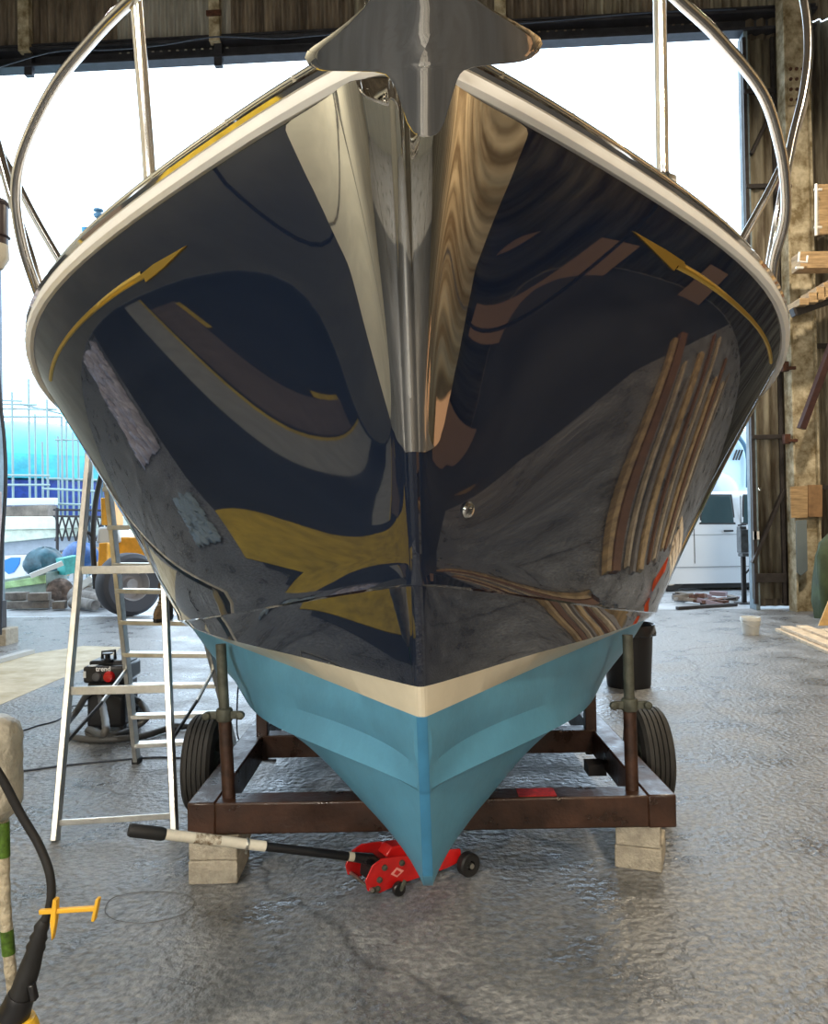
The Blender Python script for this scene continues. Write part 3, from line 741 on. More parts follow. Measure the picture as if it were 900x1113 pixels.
mb = MB(); mb.tube([J(.0, .09, .10), hp(.02), hp(.10)], [.026, .024, .02], 14); mb.lathe([(.0, -.02), (.012, -.02), (.012, .0)], hp(.05) - sdv * .02, sdv, 10); mb.build('handle_socket', blkplastic, jack)
mb = MB(); mb.tube([hp(.095), hp(.125)], .019, 14); ha = mb.build('handle_sleeve', cream_m, jack)
mb = MB(); mb.tube([hp(.125), hp(.49)], .018, 16); mb.build('lower_handle', blkplastic, jack)
mb = MB(); mb.tube([hp(.48), hp(.88)], .0205, 16); uh = mb.build('upper_handle', mat('chipped_white_paint', (.70, .66, .56), .4, 0, var=.12, scale=9), jack)
mb = MB(); mb.tube([hp(.66), hp(.76)], .0212, 14); mb.build('rust_chip', mat('flaking_rust', (.35, .22, .10), .8, 0, var=.6, scale=60, col2=(.66, .62, .52)), uh)
mb = MB(); q = hp(.555); mb.tube([q + Vector((0, 0, -.024)), q + Vector((0, -.015, -.03))], .006, 8); mb.lathe([(.0215, -.006), (.0235, 0), (.0215, .006)], q, hd, 16); mb.build('screw_clip', alu, uh)
mb = MB(); mb.tube([hp(.868), hp(.88), hp(.99), hp(1.0)], [.021, .0255, .0255, .021], 16); mb.build('hand_grip', rubber, jack)

# ================================================================= STEPLADDER
lad = thing('stepladder', 'tall aluminium stepladder standing beside the boat with black spreader stays', 'ladder', (-1.5, 4.6, 0))
FL0 = ground(60, 914); FR0 = ground(190, 905)
FL1 = at(97, 497, 4.75); FR1 = at(180, 664, 4.42)
FRt = FR0 + (FR1 - FR0) * ((2.3) / FR1.z); FLt = FL0 + (FL1 - FL0) * (2.3 / FL1.z)
mb = MB(); mb.bar(FL0, FLt, .03, .052, up=(0, 1, 0)); mb.build('front_stile', alu, lad, bevel=.003)
mb = MB(); mb.bar(FR0, FRt, .03, .052, up=(0, 1, 0)); mb.build('front_stile', alu, lad, bevel=.003)
def onl(a, b_, z): return a + (b_ - a) * ((z - a.z) / (b_.z - a.z))
for py in (893, 750, 618):
    z_ = [z for z in np.linspace(0.02, 2, 400) if abs(proj(onl(FL0, FLt, z))[1] - py) < 2][0]
    A = onl(FL0, FLt, z_); B_ = onl(FR0, FRt, z_); h_ = .045 if py != 893 else .03
    mb = MB(); mb.bar(A, B_, .012, h_); mb.build('cross_bar', alu, lad, bevel=.002)
BL0 = ground(149, 829); BR0 = ground(257, 822); BL1 = at(121, 562, 4.95); BR1 = at(226, 700, 5.05)
BLt = onl(BL0, BL1, 2.3); BRt = onl(BR0, BR1, 2.3); 
for a, b_ in ((BL0, BLt), (BR0, BRt)):
    mb = MB(); mb.bar(a, b_, .03, .075, up=(0, 1, 0)); mb.build('rear_stile', alu, lad, bevel=.003)
    mb = MB(); mb.box(a + Vector((0, 0, .015)), (.045, .085, .04)); mb.build('rubber_foot', rubber, lad, bevel=.004)
treads = []
for py in (808, 777, 744, 710, 675, 641, 613):
    z_ = [z for z in np.linspace(0.02, 2, 600) if abs(proj(onl(BL0, BLt, z))[1] - py) < 1.5][0]
    A = onl(BL0, BLt, z_); B_ = onl(BR0, BRt, z_); treads.append((A, B_))
    mb = MB(); mb.bar(A, B_, .085, .028); mb.build('tread', alu, lad, bevel=.003)
for k_ in range(1, 5):
    z_ = treads[-1][0].z + .235 * k_
    if z_ < 2.2:
        mb = MB(); mb.bar(onl(BL0, BLt, z_), onl(BR0, BRt, z_), .085, .028); mb.build('tread', alu, lad, bevel=.003)
mb = MB(); tc_ = (FLt + FRt + BLt + BRt) / 4; mb.box(tc_, (abs(FLt.x - FRt.x) + .02, .3, .03)); mb.build('top_plate', alu, lad, bevel=.004)
sp1 = ((67, 815), (138, 765)); sp2 = ((191, 820), (241, 766))
for (a, b_), fs_, rs_ in ((sp1, (FL0, FLt), (BL0, BLt)), (sp2, (FR0, FRt), (BR0, BRt))):
    A = onl(*fs_, .44); M = onl(*fs_, .46) * .45 + onl(*rs_, .66) * .55 + Vector((0, 0, -.03)); B_ = onl(*rs_, .66)
    mb = MB(); mb.bar(A, M, .008, .022); mb.build('spreader_stay', darksteel, lad)
    mb = MB(); mb.bar(M, B_, .012, .024); mb.build('spreader_arm', alu, lad)

# work boot on a tread (fifth from the floor)
A, B_ = treads[4]; bp_ = A + (B_ - A) * .52 + Vector((0, .0, .015))
boot = thing('work_boot', 'worn brown work boot standing on a stepladder tread', 'boot', tuple(bp_))
suede = mat('worn_brown_leather', (.14, .09, .045), .8, 0, var=.4, scale=30, bump=.3)
def ring(c, rx, ry, n=16): return [Vector((c[0] + rx * math.cos(2 * math.pi * k / n), c[1] + ry * math.sin(2 * math.pi * k / n), c[2])) for k in range(n)]
x_, y_, z_ = bp_
mb = MB(); rg = [ring((x_, y_ + .0, z_ + .022), .045, .135), ring((x_, y_, z_ + .05), .048, .135), ring((x_, y_ + .01, z_ + .08), .044, .115), ring((x_, y_ + .05, z_ + .11), .042, .075), ring((x_, y_ + .07, z_ + .16), .045, .055), ring((x_, y_ + .07, z_ + .22), .052, .06), ring((x_, y_ + .07, z_ + .235), .046, .053)]
mb.grid(rg, wrap=True); mb.f.append(tuple(range(6 * 16, 7 * 16))); mb.mi.append(0); mb.build('upper', suede, boot)
mb = MB(); mb.grid([ring((x_, y_, z_), .046, .138), ring((x_, y_, z_ + .024), .05, .142)], wrap=True); mb.f.append(tuple(range(15, -1, -1))); mb.mi.append(0); mb.build('sole', rubber, boot)
mb = MB()
for k_ in range(4): mb.tube([(x_ - .03, y_ - .05 + .03 * k_, z_ + .09 + .025 * k_), (x_, y_ - .06 + .03 * k_, z_ + .105 + .025 * k_), (x_ + .03, y_ - .05 + .03 * k_, z_ + .09 + .025 * k_)], .004, 6)
mb.build('laces', mat('lace', (.25, .2, .12), .8), boot)

# ================================================================= VACUUM CLEANER
vg = ground(117, 794); vx, vy = vg.x, vg.y + .12
vac = thing('workshop_vacuum', 'black wheeled workshop vacuum with red knob and white lettering, beyond the stepladder', 'vacuum cleaner', (vx, vy, 0))
k_ = vy / F; vw = 44 * k_; 
mb = MB(); mb.box((vx, vy, .21), (vw * .92, .34, .36), taper=.97); mb.build('tank', blkplastic, vac, bevel=.03)
mb = MB(); mb.box((vx, vy, .445), (vw, .38, .13)); mb.box((vx, vy + .03, .52), (vw * .92, .28, .04)); mb.build('motor_head', blkplastic, vac, bevel=.022)
mb = MB(); mb.tube([(vx - .08, vy, .53), (vx - .08, vy, .59), (vx + .02, vy, .60), (vx + .02, vy, .53)], .014, 10); hd_ = mb.build('carry_handle', blkplastic, vac)
mb = MB(); mb.lathe([(.04, 0), (.045, .02), (.02, .03), (.02, .055), (.04, .06), (.04, .07)], (vx + .0, vy - .1, .53), 'Z', 16); mb.build('power_socket', blkplastic, vac)
mb = MB(); mb.lathe([(.045, 0), (.045, -.012), (.034, -.03), (.0, -.032)], (vx + .045, vy - .19, .43), 'Y', 22); mb.build('red_knob', redpaint, vac)
mb = MB(); mb.lathe([(.035, 0), (.035, -.01), (.026, -.02), (.0, -.022)], (vx - .05, vy - .19, .43), 'Y', 20); mb.build('dial', mat('grey_plastic', (.08, .08, .085), .4), vac)
for sx in (-1, 1):
    mb = MB(); mb.box((vx - .09 if sx < 0 else vx - .145, vy - .155 if sx < 0 else vy - .19, .512 if sx < 0 else .45), (.055 if sx < 0 else .02, .06 if sx < 0 else .004, .006 if sx < 0 else .05)); mb.build('sticker', mat('white_sticker', (.7, .72, .72), .5), vac)
def text3(s_, loc, size, m_, parent, rot=(R(90), 0, 0), name='lettering', ext=.001):
    cu = bpy.data.curves.new(name, 'FONT'); cu.body = s_; cu.size = size; cu.extrude = ext; cu.align_x = 'CENTER'; cu.align_y = 'CENTER'; cu.offset = size * .02
    o = bpy.data.objects.new(name, cu); COL.objects.link(o)
    dg = bpy.context.evaluated_depsgraph_get(); me = bpy.data.meshes.new_from_object(o.evaluated_get(dg)); bpy.data.objects.remove(o)
    ob = bpy.data.objects.new(name, me); COL.objects.link(ob); me.materials.clear(); me.materials.append(m_)
    Mx = Matrix.Translation(Vector(loc) - Vector(parent['_loc'])) @ (Matrix.Rotation(rot[2], 4, 'Z') @ Matrix.Rotation(rot[1], 4, 'Y') @ Matrix.Rotation(rot[0], 4, 'X'))
    me.transform(Mx); ob.parent = parent; ob['_loc'] = parent['_loc']; return ob
text3('trend', (vx, vy - .1925, .49), .052, mat('white_print', (.85, .85, .85), .5), vac)
for sx in (-1, 1):
    mb = MB(); mb.lathe([(.02, -.015), (.035, -.015), (.035, .015), (.02, .015)], (vx + sx * .12, vy - .12, .036), 'X', 18); mb.build('castor', rubber, vac)
    mb = MB(); mb.lathe([(.02, -.02), (.07, -.02), (.07, .02), (.02, .02)], (vx + sx * .15, vy + .13, .07), 'X', 22); mb.build('wheel', rubber, vac)
hm = mat('grey_ribbed_hose', (.07, .068, .065), .5, 0)
gp = lambda a, b_, h=.03: ground(a, b_, h)
hose = [Vector((vx - .02, vy - .20, .30)), gp(108, 800, .26) + Vector((0, .1, 0)), gp(97, 793, .08), gp(100, 800), gp(125, 799), gp(147, 790), gp(160, 778, .1), gp(150, 762, .18) , Vector((vx + .08, vy - .27, .33)), Vector((vx - .06, vy - .28, .34)), gp(84, 772, .13), gp(71, 790, .06), gp(80, 801), gp(110, 804), gp(150, 801), gp(178, 793), gp(190, 790)]
mb = MB(); P = catmull(hose, 14); rr = [.024 + .0025 * (i % 2) for i in range(len(P))]; mb.tube(P, rr, 12); ho = mb.build('hose', hm, vac, smooth=70)
mb = MB(); mb.tube([hose[-1], hose[-1] + Vector((.08, 0, .0)), hose[-1] + Vector((.13, .02, .0))], [.03, .022, .012], 12); mb.build('nozzle', rubber, ho)

def cable(name, label, pts, r, m_, cat='cable', n=8, sm=8):
    mbx = MB(); mbx.tube(pts, r, 8, smooth=sm); return tag(mbx.build(name, m_, None), label, cat)
thin = mat('dark_blue_flex', (.02, .03, .05), .5)
cable('electric_cable', 'thin dark cable lying across the floor behind the stepladder feet', [gp(-30, 842, .006), gp(23, 838, .006), gp(70, 832, .006), gp(130, 826, .006), gp(170, 823, .006), gp(207, 824, .006), gp(300, 826, .006)], .006, thin)
cable('electric_cable', 'thin dark cable from the white padded stand up to the workshop vacuum', [gp(-20, 800, .006), gp(20, 795, .006), gp(40, 789, .006), gp(64, 782, .006), gp(78, 768, .006), Vector((vx - .14, vy - .1, .2)), Vector((vx - .1, vy, .3))], .006, thin)
q1 = at(261, 735, 5.2); q2 = gp(259, 790, .006)
cable('electric_cable', 'thin dark cable hanging behind the left front post of the trolley', [Vector((-1.19, 5.3, .87)), Vector((-1.185, 5.35, .6)), at(258, 760, 5.45), gp(259, 802, .01), gp(275, 812, .006)], .0055, thin)
# loop of old wire on the floor
cx_, cy_ = ground(160, 986).x, ground(160, 986).y
mb = MB(); mb.tube([ground(a, b_, .003) for a, b_ in ((115, 985), (125, 975), (160, 969), (200, 972), (211, 982), (195, 995), (160, 1003), (130, 1001), (116, 994))], .0013, 6, closed=True, smooth=6)
tag(mb.build('wire_ring', mat('dull_wire', (.10, .09, .08), .6, .4)), 'thin ring of wire lying on the floor near the camera', 'wire')

# ================================================================= LEFT FOREGROUND
foam = mat('wrapped_white_foam', (.50, .46, .37), .45, 0, var=.16, scale=14, bump=1.0, bscale=16)
pg = ground(14, 1082); px_, py_ = pg.x, pg.y
stand = thing('padded_prop', 'plastic-wrapped prop with a thick white padded head and green tape bands, far left', 'prop', (px_, py_, 0))
k_ = py_ / F
zt = at(10, 778, py_).z; zb = at(10, 892, py_).z; hx = at(-14, 830, py_).x; hr = (at(22, 830, py_).x - hx)
mb = MB(); prof = [(.0, zb), (hr * .6, zb + .005), (hr * .85, zb + .03)]
random.seed(3)
for i in range(12): prof.append((hr * (.97 + .035 * random.random()), zb + .06 + (zt - zb - .12) * i / 11))
prof += [(hr * .9, zt - .03), (hr * .6, zt - .006), (0, zt)]
mb.lathe(prof, (hx, py_, 0), 'Z', 36); mb.build('padded_head', foam, stand, smooth=80)
wrapm = mat('crinkled_wrap', (.46, .40, .29), .35, 0, var=.35, scale=22, bump=1.0, bscale=30)
mb = MB(); A = Vector((at(3, 890, py_).x, py_, zb + .02)); Bm = Vector((at(6, 990, py_).x, py_, at(6, 990, py_).z)); C_ = Vector((px_, py_, 0))
P = catmull([A, Bm, C_], 14); mb.tube(P, [.0175 + .003 * random.random() for _ in P], 14); mb.build('pole', wrapm, stand, smooth=80)
gt = mat('green_tape', (.07, .14, .015), .4, 0, var=.5, scale=40)
for ya, yb_ in ((890, 932), (1009, 1040)):
    a = at(4, ya, py_); c = at(7 if ya < 1000 else 8, yb_, py_)
    i0 = min(range(len(P)), key=lambda i: abs(P[i].z - a.z)); i1 = min(range(len(P)), key=lambda i: abs(P[i].z - c.z))
    mb = MB(); mb.tube([P[i] for i in range(i0, i1 + 1)], .0215, 14); mb.build('tape_band', gt, stand)
# big black cable, plug and yellow box
pb = at(18, 1105, 1.95)
cab = thing('power_cable', 'thick black power cable with a ribbed strain relief hanging at lower left', 'cable', (pb.x, pb.y, .35))
cp = [(-60, 770, 1.86), (-25, 810, 1.9), (0, 843, 1.92), (22, 884, 1.94), (42, 918, 1.95), (54, 950, 1.95), (55, 980, 1.95), (47, 1005, 1.95)]
mb = MB(); mb.tube(px3(cp), .0105, 14, smooth=8); mb.build('cable', rubber, cab)
q = px3([(49, 1000, 1.95), (45, 1008, 1.95), (44, 1013, 1.95), (42, 1019, 1.95), (41, 1023, 1.95), (39, 1029, 1.95), (38, 1034, 1.95), (33, 1050, 1.95), (27, 1068, 1.95), (22, 1084, 1.95)])
mb = MB(); mb.tube(q, [.012, .018, .0155, .021, .018, .023, .020, .0245, .026, .028], 20); mb.build('strain_relief', rubber, cab, smooth=50)
q = px3([(23, 1081, 1.95), (21, 1086, 1.95), (20, 1090, 1.95), (14, 1104, 1.95)])
mb = MB(); mb.tube(q, [.030, .034, .034, .040], 20); mb.build('plug_collar', blkplastic, cab, smooth=40)
mb = MB(); c = at(36, 1078, 1.93); mb.box(c, (.014, .02, .04), (0, R(-12), 0)); mb.build('latch', blkplastic, cab, bevel=.003)
# yellow moulded housing
yb0 = at(16, 1128, 1.95)
mb = MB(); mb.lathe([(.0, -.33), (.062, -.33), (.066, -.2), (.064, -.02), (.052, .03), (.046, .045), (.0, .05)], yb0, 'Z', 24)
yb = tag(mb.build('power_housing', mat('dirty_yellow_plastic', (.62, .38, .03), .5, 0, var=.5, scale=14, bump=.3), None), 'dirty yellow round power housing below the black plug at lower left', 'electrical box')
# make it stand on the floor
for v in yb.data.vertices:
    if v.co.z < yb0.z - .25: v.co.z = 0
clip = thing('cable_tie_spike', 'yellow plastic double-ended clip gripping the black cable', 'clip', tuple(at(60, 990, 1.93)))
mb = MB(); mb.bar(at(43, 991, 1.925), at(106, 987, 1.925), .012, .011, up=(0, 0, 1)); mb.build('bar', yellowp, clip, bevel=.002)
mb = MB(); mb.bar(at(107, 976, 1.925), at(102, 1000, 1.925), .02, .008, up=(1, 0, 0)); mb.build('end_plate', yellowp, clip, bevel=.002)
mb = MB(); P = [at(a, b_, 1.925) for a, b_ in ((59, 976), (63, 977), (62, 1000), (58, 1021), (56, 1000))]; mb.prism(P, (0, -.010, 0), (0, .010, 0)); mb.build('spike', yellowp, clip, bevel=.0015)

# ================================================================= RIGHT SIDE OF THE SHED
# black bin with liner
bg_ = ground(684, 750); by = bg_.y + .2
bx_ = at(683, 720, by).x; bz = at(683, 678, by).z; br = 26.5 / F * by
binr = thing('rubbish_bin', 'tall black rubbish bin with a bin liner, beyond the right trolley post', 'bin', (bx_, by, 0))
mb = MB(); mb.lathe([(br * .86, 0), (br * .88, .02), (br, bz * .93), (br * 1.05, bz * .93), (br * 1.05, bz * .97), (br * .96, bz * .98), (br * .93, bz * .9), (br * .8, .05), (0, .05)], (bx_, by, 0), 'Z', 36); mb.build('body', blkplastic, binr)
mb = MB(); random.seed(5); rg = []
for i in range(6):
    row = []
    for k_ in range(48):
        a = 2 * math.pi * k_ / 48; r_ = br * (1.07 + .05 * math.sin(a * 9 + i) * (i / 5) + .02 * random.random()); row.append(Vector((bx_ + r_ * math.cos(a), by + r_ * math.sin(a), bz * (1.0 - .035 * i))))
    rg.append(row)
rg.insert(0, [Vector((bx_ + br * .9 * math.cos(2 * math.pi * k_ / 48), by + br * .9 * math.sin(2 * math.pi * k_ / 48), bz * .9)) for k_ in range(48)])
mb.grid(rg, wrap=True); mb.build('bin_liner', mat('black_bin_liner', (.02, .02, .022), .2), binr, solid=.003)
# white bucket
bk = ground(820, 691); ky = bk.y + .12; kx = bk.x
bucket = thing('plastic_bucket', 'small white plastic bucket on the floor at the foot of the door leaf', 'bucket', (kx, ky, 0))
wpl = mat('white_bucket_plastic', (.68, .68, .64), .4)
mb = MB(); mb.lathe([(.10, 0), (.105, .01), (.123, .19), (.132, .19), (.132, .205), (.127, .235), (.12, .235), (.115, .19), (.095, .02), (0, .02)], (kx, ky, 0), 'Z', 28); mb.build('tub', wpl, bucket)
mb = MB(); mb.tube([(kx - .133, ky - .0, .2), (kx - .11, ky - .09, .15), (kx, ky - .145, .12), (kx + .11, ky - .09, .15), (kx + .133, ky, .2)], .004, 6, smooth=5); mb.build('bail_handle', alu, bucket)
# sawn boards on the floor
random.seed(9)
pa = ground(842, 686); pbk = ground(958, 738)
dr = Vector((pbk.x - pa.x, pbk.y - pa.y, 0)).normalized(); nr_ = Vector((-dr.y, dr.x, 0))
if nr_.x < 0: nr_ = -nr_
specs = [(0, .00, .0, 'nearest of the bottom layer', 3.4, 0), (.0, .20, .0, 'second of the bottom layer', 3.6, 0), (.05, .41, 0, 'third of the bottom layer', 3.3, 0), (.0, .62, .0, 'farthest of the bottom layer', 3.5, 0),
         (.10, .04, .045, 'nearest of the top layer', 3.2, .6), (.02, .26, .045, 'middle of the top layer', 3.5, .4), (.45, .50, .045, 'farthest of the top layer', 3.1, 1.2)]
for s0, of, z0, lb, Ln, ra in specs:
    c = Vector((pa.x, pa.y, 0)) + dr * (s0 + Ln / 2) + nr_ * (of + .1) + Vector((0, 0, z0 + .021))
    mb = MB(); mb.box(c, (Ln, .19 if z0 == 0 else .15, .038), (0, 0, math.atan2(dr.y, dr.x) + R(ra)))
    tag(mb.build('timber_board', paletimber, None, bevel=.003), 'pale sawn board in the pile right of the white bucket, ' + lb, 'board', 'sawn boards on the floor')
# plywood offcut leaning
mb = MB(); q = at(896, 668, 11.4); mb.prism([at(889, 682, 11.4), at(925, 686, 11.4), at(925, 630, 11.7), at(903, 648, 11.6)], (0, 0, 0), (0, .02, 0)); tag(mb.build('plywood_offcut', mat('orange_plywood', (.60, .38, .15), .6, 0, var=.2), None), 'orange plywood offcut leaning behind the board pile at the right edge', 'plywood')
# boarded patches on the wall
YW = 12.95
def wallplate(name, pix, y, t, m_, label, cat):
    mb = MB(); mb.prism([at(a, b_, y) for a, b_ in pix], (0, 0, 0), (0, t, 0)); return tag(mb.build(name, m_, None, bevel=.004), label, cat)
wallplate('hardboard_panel', [(859, 529), (878, 528), (878, 563), (860, 563)], 13.02, .03, timber, 'brown hardboard panel fixed on the peeling column, left of a pair', 'panel')
wallplate('hardboard_panel', [(878.6, 527), (894, 527), (894, 562), (878.6, 562)], 13.02, .03, mat('brown_board', (.26, .15, .07), .7, 0, var=.25), 'brown hardboard panel beside the peeling column, right of a pair', 'panel')
wallplate('grey_sheet', [(865, 566), (877, 565), (878, 620), (871, 626), (866, 622)], 12.98, .015, mat('blue_grey_sheet', (.16, .20, .22), .5), 'narrow blue-grey sheet hanging on the column below the brown panels', 'sheet')
# green tarpaulin bundle
gc = at(905, 640, 12.2)
mb = MB(); random.seed(11); rg = []
for i, (r_, z) in enumerate([(.30, 0), (.34, .25), (.33, .6), (.30, .95), (.24, 1.15), (.10, 1.3), (.02, 1.33)]):
    rg.append([Vector((gc.x + .06 + r_ * (1 + .12 * math.sin(5 * a + i)) * math.cos(a), gc.y + r_ * .8 * math.sin(a), z + .0)) for a in np.linspace(0, 2 * math.pi, 25)[:-1]])
mb.grid(rg, wrap=True); tag(mb.build('green_tarpaulin_bundle', mat('olive_tarpaulin', (.04, .06, .02), .6, 0, var=.3), None), 'olive green covered bundle standing against the wall at the right edge', 'tarpaulin')
# horizontal wall rails and big diagonal brace
for i, py in enumerate((232, 376, 530)):
    a = at(890, py, 13.25); mb = MB(); mb.box((a.x + 1.2, a.y, a.z), (2.5, .08, .07)); struct(mb.build('trim_%d' % (14 + i), darksteel, None, bevel=.003))
mb = MB(); mb.bar(at(871, 466, 12.7), at(925, 320, 12.5), .10, .13, up=(0, 1, 0)); tag(mb.build('steel_brace', mat('dark_maroon_steel', (.05, .02, .018), .4, 0, var=.3), None, bevel=.004), 'dark maroon diagonal steel brace at the right edge, below the timber rack', 'brace')
# stepped timber rack on a bracket
rk = thing('timber_rack', 'dark bracket on the wall carrying short stepped timbers, right of the rubbing strake', 'rack', tuple(at(870, 335, 12.4)))
mb = MB(); mb.bar(at(861, 340, 12.3), at(925, 318, 12.3), .14, .13, up=(0, 0, 1)); mb.build('bracket', darksteel, rk, bevel=.006)
for a, b_, t_ in ((862, 328, 9), (872, 322, 13), (880, 316, 17), (888, 311, 20), (897, 306, 24)):
    mb = MB(); A = at(a, b_, 12.3); Bq = at(a + 11, b_ + t_ * .8, 12.3); mb.box(((A.x + Bq.x) / 2, 12.35, (A.z + Bq.z) / 2), (Bq.x - A.x - .01, .5, abs(A.z - Bq.z))); mb.build('timber_end', timber, rk, bevel=.006)
sh = thing('wall_shelf', 'pale wooden shelf with a white hook, high on the right wall', 'shelf', tuple(at(880, 283, 12.5)))
A = at(868, 274, 12.4); Bq = at(930, 292, 12.4); mb = MB(); mb.box(((A.x + Bq.x) / 2, 12.5, (A.z + Bq.z) / 2), (Bq.x - A.x, .3, (A.z - Bq.z) * .95)); mb.build('board', timber, sh, bevel=.006)
mb = MB(); mb.tube([at(869, 274, 12.2), at(868, 284, 12.2), at(877, 285, 12.2), at(878, 278, 12.2)], .018, 10); mb.tube([at(865, 291, 12.2), at(873, 291, 12.2)], .02, 8); mb.build('hook', whitegel, sh)
bd = thing('picture_frame_rack', 'pale wooden frame rack with a white upright, high on the right wall', 'rack', tuple(at(893, 225, 12.5)))
A = at(892, 198, 12.5); Bq = at(935, 252, 12.5); mb = MB(); mb.box(((A.x + Bq.x) / 2, 12.6, (A.z + Bq.z) / 2), (Bq.x - A.x, .06, A.z - Bq.z)); mb.build('board', timber, bd, bevel=.004)
mb = MB(); mb.tube([at(887, 200, 12.4), at(887, 256, 12.4)], .022, 8); mb.tube([at(885, 206, 12.4), at(893, 206, 12.4)], .02, 8); mb.tube([at(885, 247, 12.4), at(893, 247, 12.4)], .02, 8); mb.build('upright', whitegel, bd)
# cable along the header
cable('electric_cable', 'thin cable sagging along the dark door header', [at(-5, 74, 13.6), at(60, 56, 13.5), at(120, 54, 13.5), at(175, 49, 13.4), at(235, 40, 13.4), at(300, 42, 13.4), at(352, 38, 13.3), at(420, 33, 13.3), at(560, 26, 13.3), at(700, 14, 13.1), at(800, 10, 13.1)], .012, thin)
# hanging hoist at the left edge
hg = thing('hanging_buoy', 'dark cylinder with a cream lower end hanging at the left edge', 'buoy', tuple(at(0, 250, 5.2)))
c = at(-4, 216, 5.2); k_ = 5.2 / F
mb = MB(); mb.lathe([(.0, 0), (11 * k_, -2 * k_), (12 * k_, -6 * k_), (11.5 * k_, -52 * k_)], c, 'Z', 24); mb.lathe([(13 * k_, -5 * k_), (15 * k_, -6 * k_), (13 * k_, -8 * k_)], c, 'Z', 24); mb.lathe([(12 * k_, -41 * k_), (14 * k_, -42 * k_), (12 * k_, -43.5 * k_)], c, 'Z', 24); mb.build('upper_body', mat('dark_maroon_plastic', (.03, .018, .02), .4), hg)
mb = MB(); mb.lathe([(12 * k_, -51 * k_), (12.5 * k_, -66 * k_), (6 * k_, -77 * k_), (0, -78 * k_)], c, 'Z', 24); mb.build('lower_end', mat('cream_plastic', (.45, .42, .34), .5), hg)
mb = MB(); mb.tube([c, c + Vector((0, 0, ROOF - c.z - .1))], .012, 8); mb.build('rope', thin, hg)
# loose hanging cable at the left edge
cable('electric_cable', 'dark cable hanging down in front of the yard at the left edge', [at(-6, 330, 9.5), at(0, 430, 9.5), at(5, 480, 9.5), at(6, 530, 9.5), at(2, 600, 9.5), at(0, 690, 9.5)], .022, thin)
# bollard and its base at left edge
bo = ground(-2, 700); boll = thing('door_bollard', 'pinkish and black bollard on a pale concrete base at the left edge', 'bollard', (bo.x, bo.y, 0))
k_ = bo.y / F
mb = MB(); mb.box((bo.x - .02, bo.y, .10), (34 * k_, .35, .24)); mb.build('base', conc_block, boll, bevel=.01)
mb = MB(); mb.box((bo.x - .03, bo.y, .22 + 30 * k_ / 2), (18 * k_, .16, 30 * k_)); mb.build('black_band', darksteel, boll, bevel=.01)
mb = MB(); mb.box((bo.x - .05, bo.y, .22 + 30 * k_ + .75), (14 * k_, .15, 1.5)); mb.build('post', mat('faded_pink_paint', (.42, .33, .32), .6, 0, var=.3), boll, bevel=.01)
# pale sand-coloured dry patch and timber strip on the floor (left)
dusty = mat('dusty_yellow_floor_paint', (.50, .42, .25), .6, 0, var=.22, scale=3, col2=(.60, .55, .42))
mb = MB(); P = [ground(a, b_, .003) for a, b_ in ((-60, 728), (0, 716), (90, 702), (132, 703), (120, 715), (60, 740), (0, 766), (-60, 790))]; mb.prism(P, (0, 0, -.002), (0, 0, 0)); struct(mb.build('trim_17', dusty, None), 'dusty yellow painted area of the floor')
mb = MB(); mb.bar(ground(-10, 720, .03), ground(33, 708, .03), .12, .05); tag(mb.build('timber_batten', mat('grey_batten', (.45, .47, .48), .6), None), 'short grey batten lying by the bollard base at the left edge', 'batten')

# ================================================================= MARKINGS AND STORES BESIDE THE BOAT (mirrored in the glossy hull)
def flat(name, pts, z, m_, label, cat=None, t=.004):
    mbx = MB(); mbx.prism([(x, y, z) for x, y in pts], (0, 0, 0), (0, 0, t)); o = mbx.build(name, m_, None)
    return tag(o, label, cat) if cat else struct(o, label)
darkfloor = mat('dark_bitumen_floor', (.03, .034, .042), .6, 0, var=.35, scale=1.2)  # dark floor areas added out of view to darken the hull's reflections
flat('trim_18', [(-8.55, -6), (-1.2, -6), (-1.3, .6), (-2.6, 3.4), (-3.3, 4.5), (-4.9, 4.7), (-8.55, 4.7)], .001, darkfloor, 'dark bitumen floor beside the port bow', t=.002)
flat('trim_19', [(1.2, -6), (9.15, -6), (9.15, 5.0), (6.5, 3.6), (4.6, 3.2), (2.2, 1.6), (1.3, .6)], .001, darkfloor, 'dark bitumen floor beside the starboard bow', t=.002)
flat('trim_20', [(-3.45, 4.65), (-4.3, 4.62), (-4.45, 4.1), (-4.9, 3.55), (-5.0, 3.0), (-4.6, 2.2), (-4.2, 1.2), (-2.0, 1.4), (-2.9, 3.1)], .004, mat('yellow_floor_paint', (.62, .42, .03), .5, 0, var=.25, scale=6), 'yellow painted patch of floor')
flat('trim_21', [(-8.4, 3.30), (-5.2, 3.33), (-5.2, 3.60), (-8.4, 3.60)], .008, mat('grey_floor_paint', (.34, .33, .29), .6, 0, var=.12), 'pale grey painted strip of floor')
flat('trim_22', [(-8.4, 3.27), (-5.2, 3.30), (-5.2, 3.33), (-8.4, 3.30)], .008, mat('yellow_floor_paint', (.62, .42, .03)), 'yellow line')
flat('trim_23', [(-7.9, 2.88), (-6.2, 2.9), (-5.2, 2.6), (-4.9, 2.9), (-5.4, 3.26), (-7.9, 3.26)], .004, mat('brown_floor_paint', (.16, .12, .095), .6, 0, var=.15), 'brown painted strip of floor')
flat('trim_24', [(-7.8, 2.84), (-7.0, 2.82), (-7.0, 2.88), (-7.8, 2.90)], .009, mat('yellow_floor_paint', (.62, .42, .03)), 'short yellow line')
flat('trim_25', [(7.2, .6), (8.9, .2), (9.0, 1.0), (8.3, 1.5), (7.4, 1.7)], .004, mat('brown_floor_paint', (.16, .12, .095)), 'brown stain on the floor')
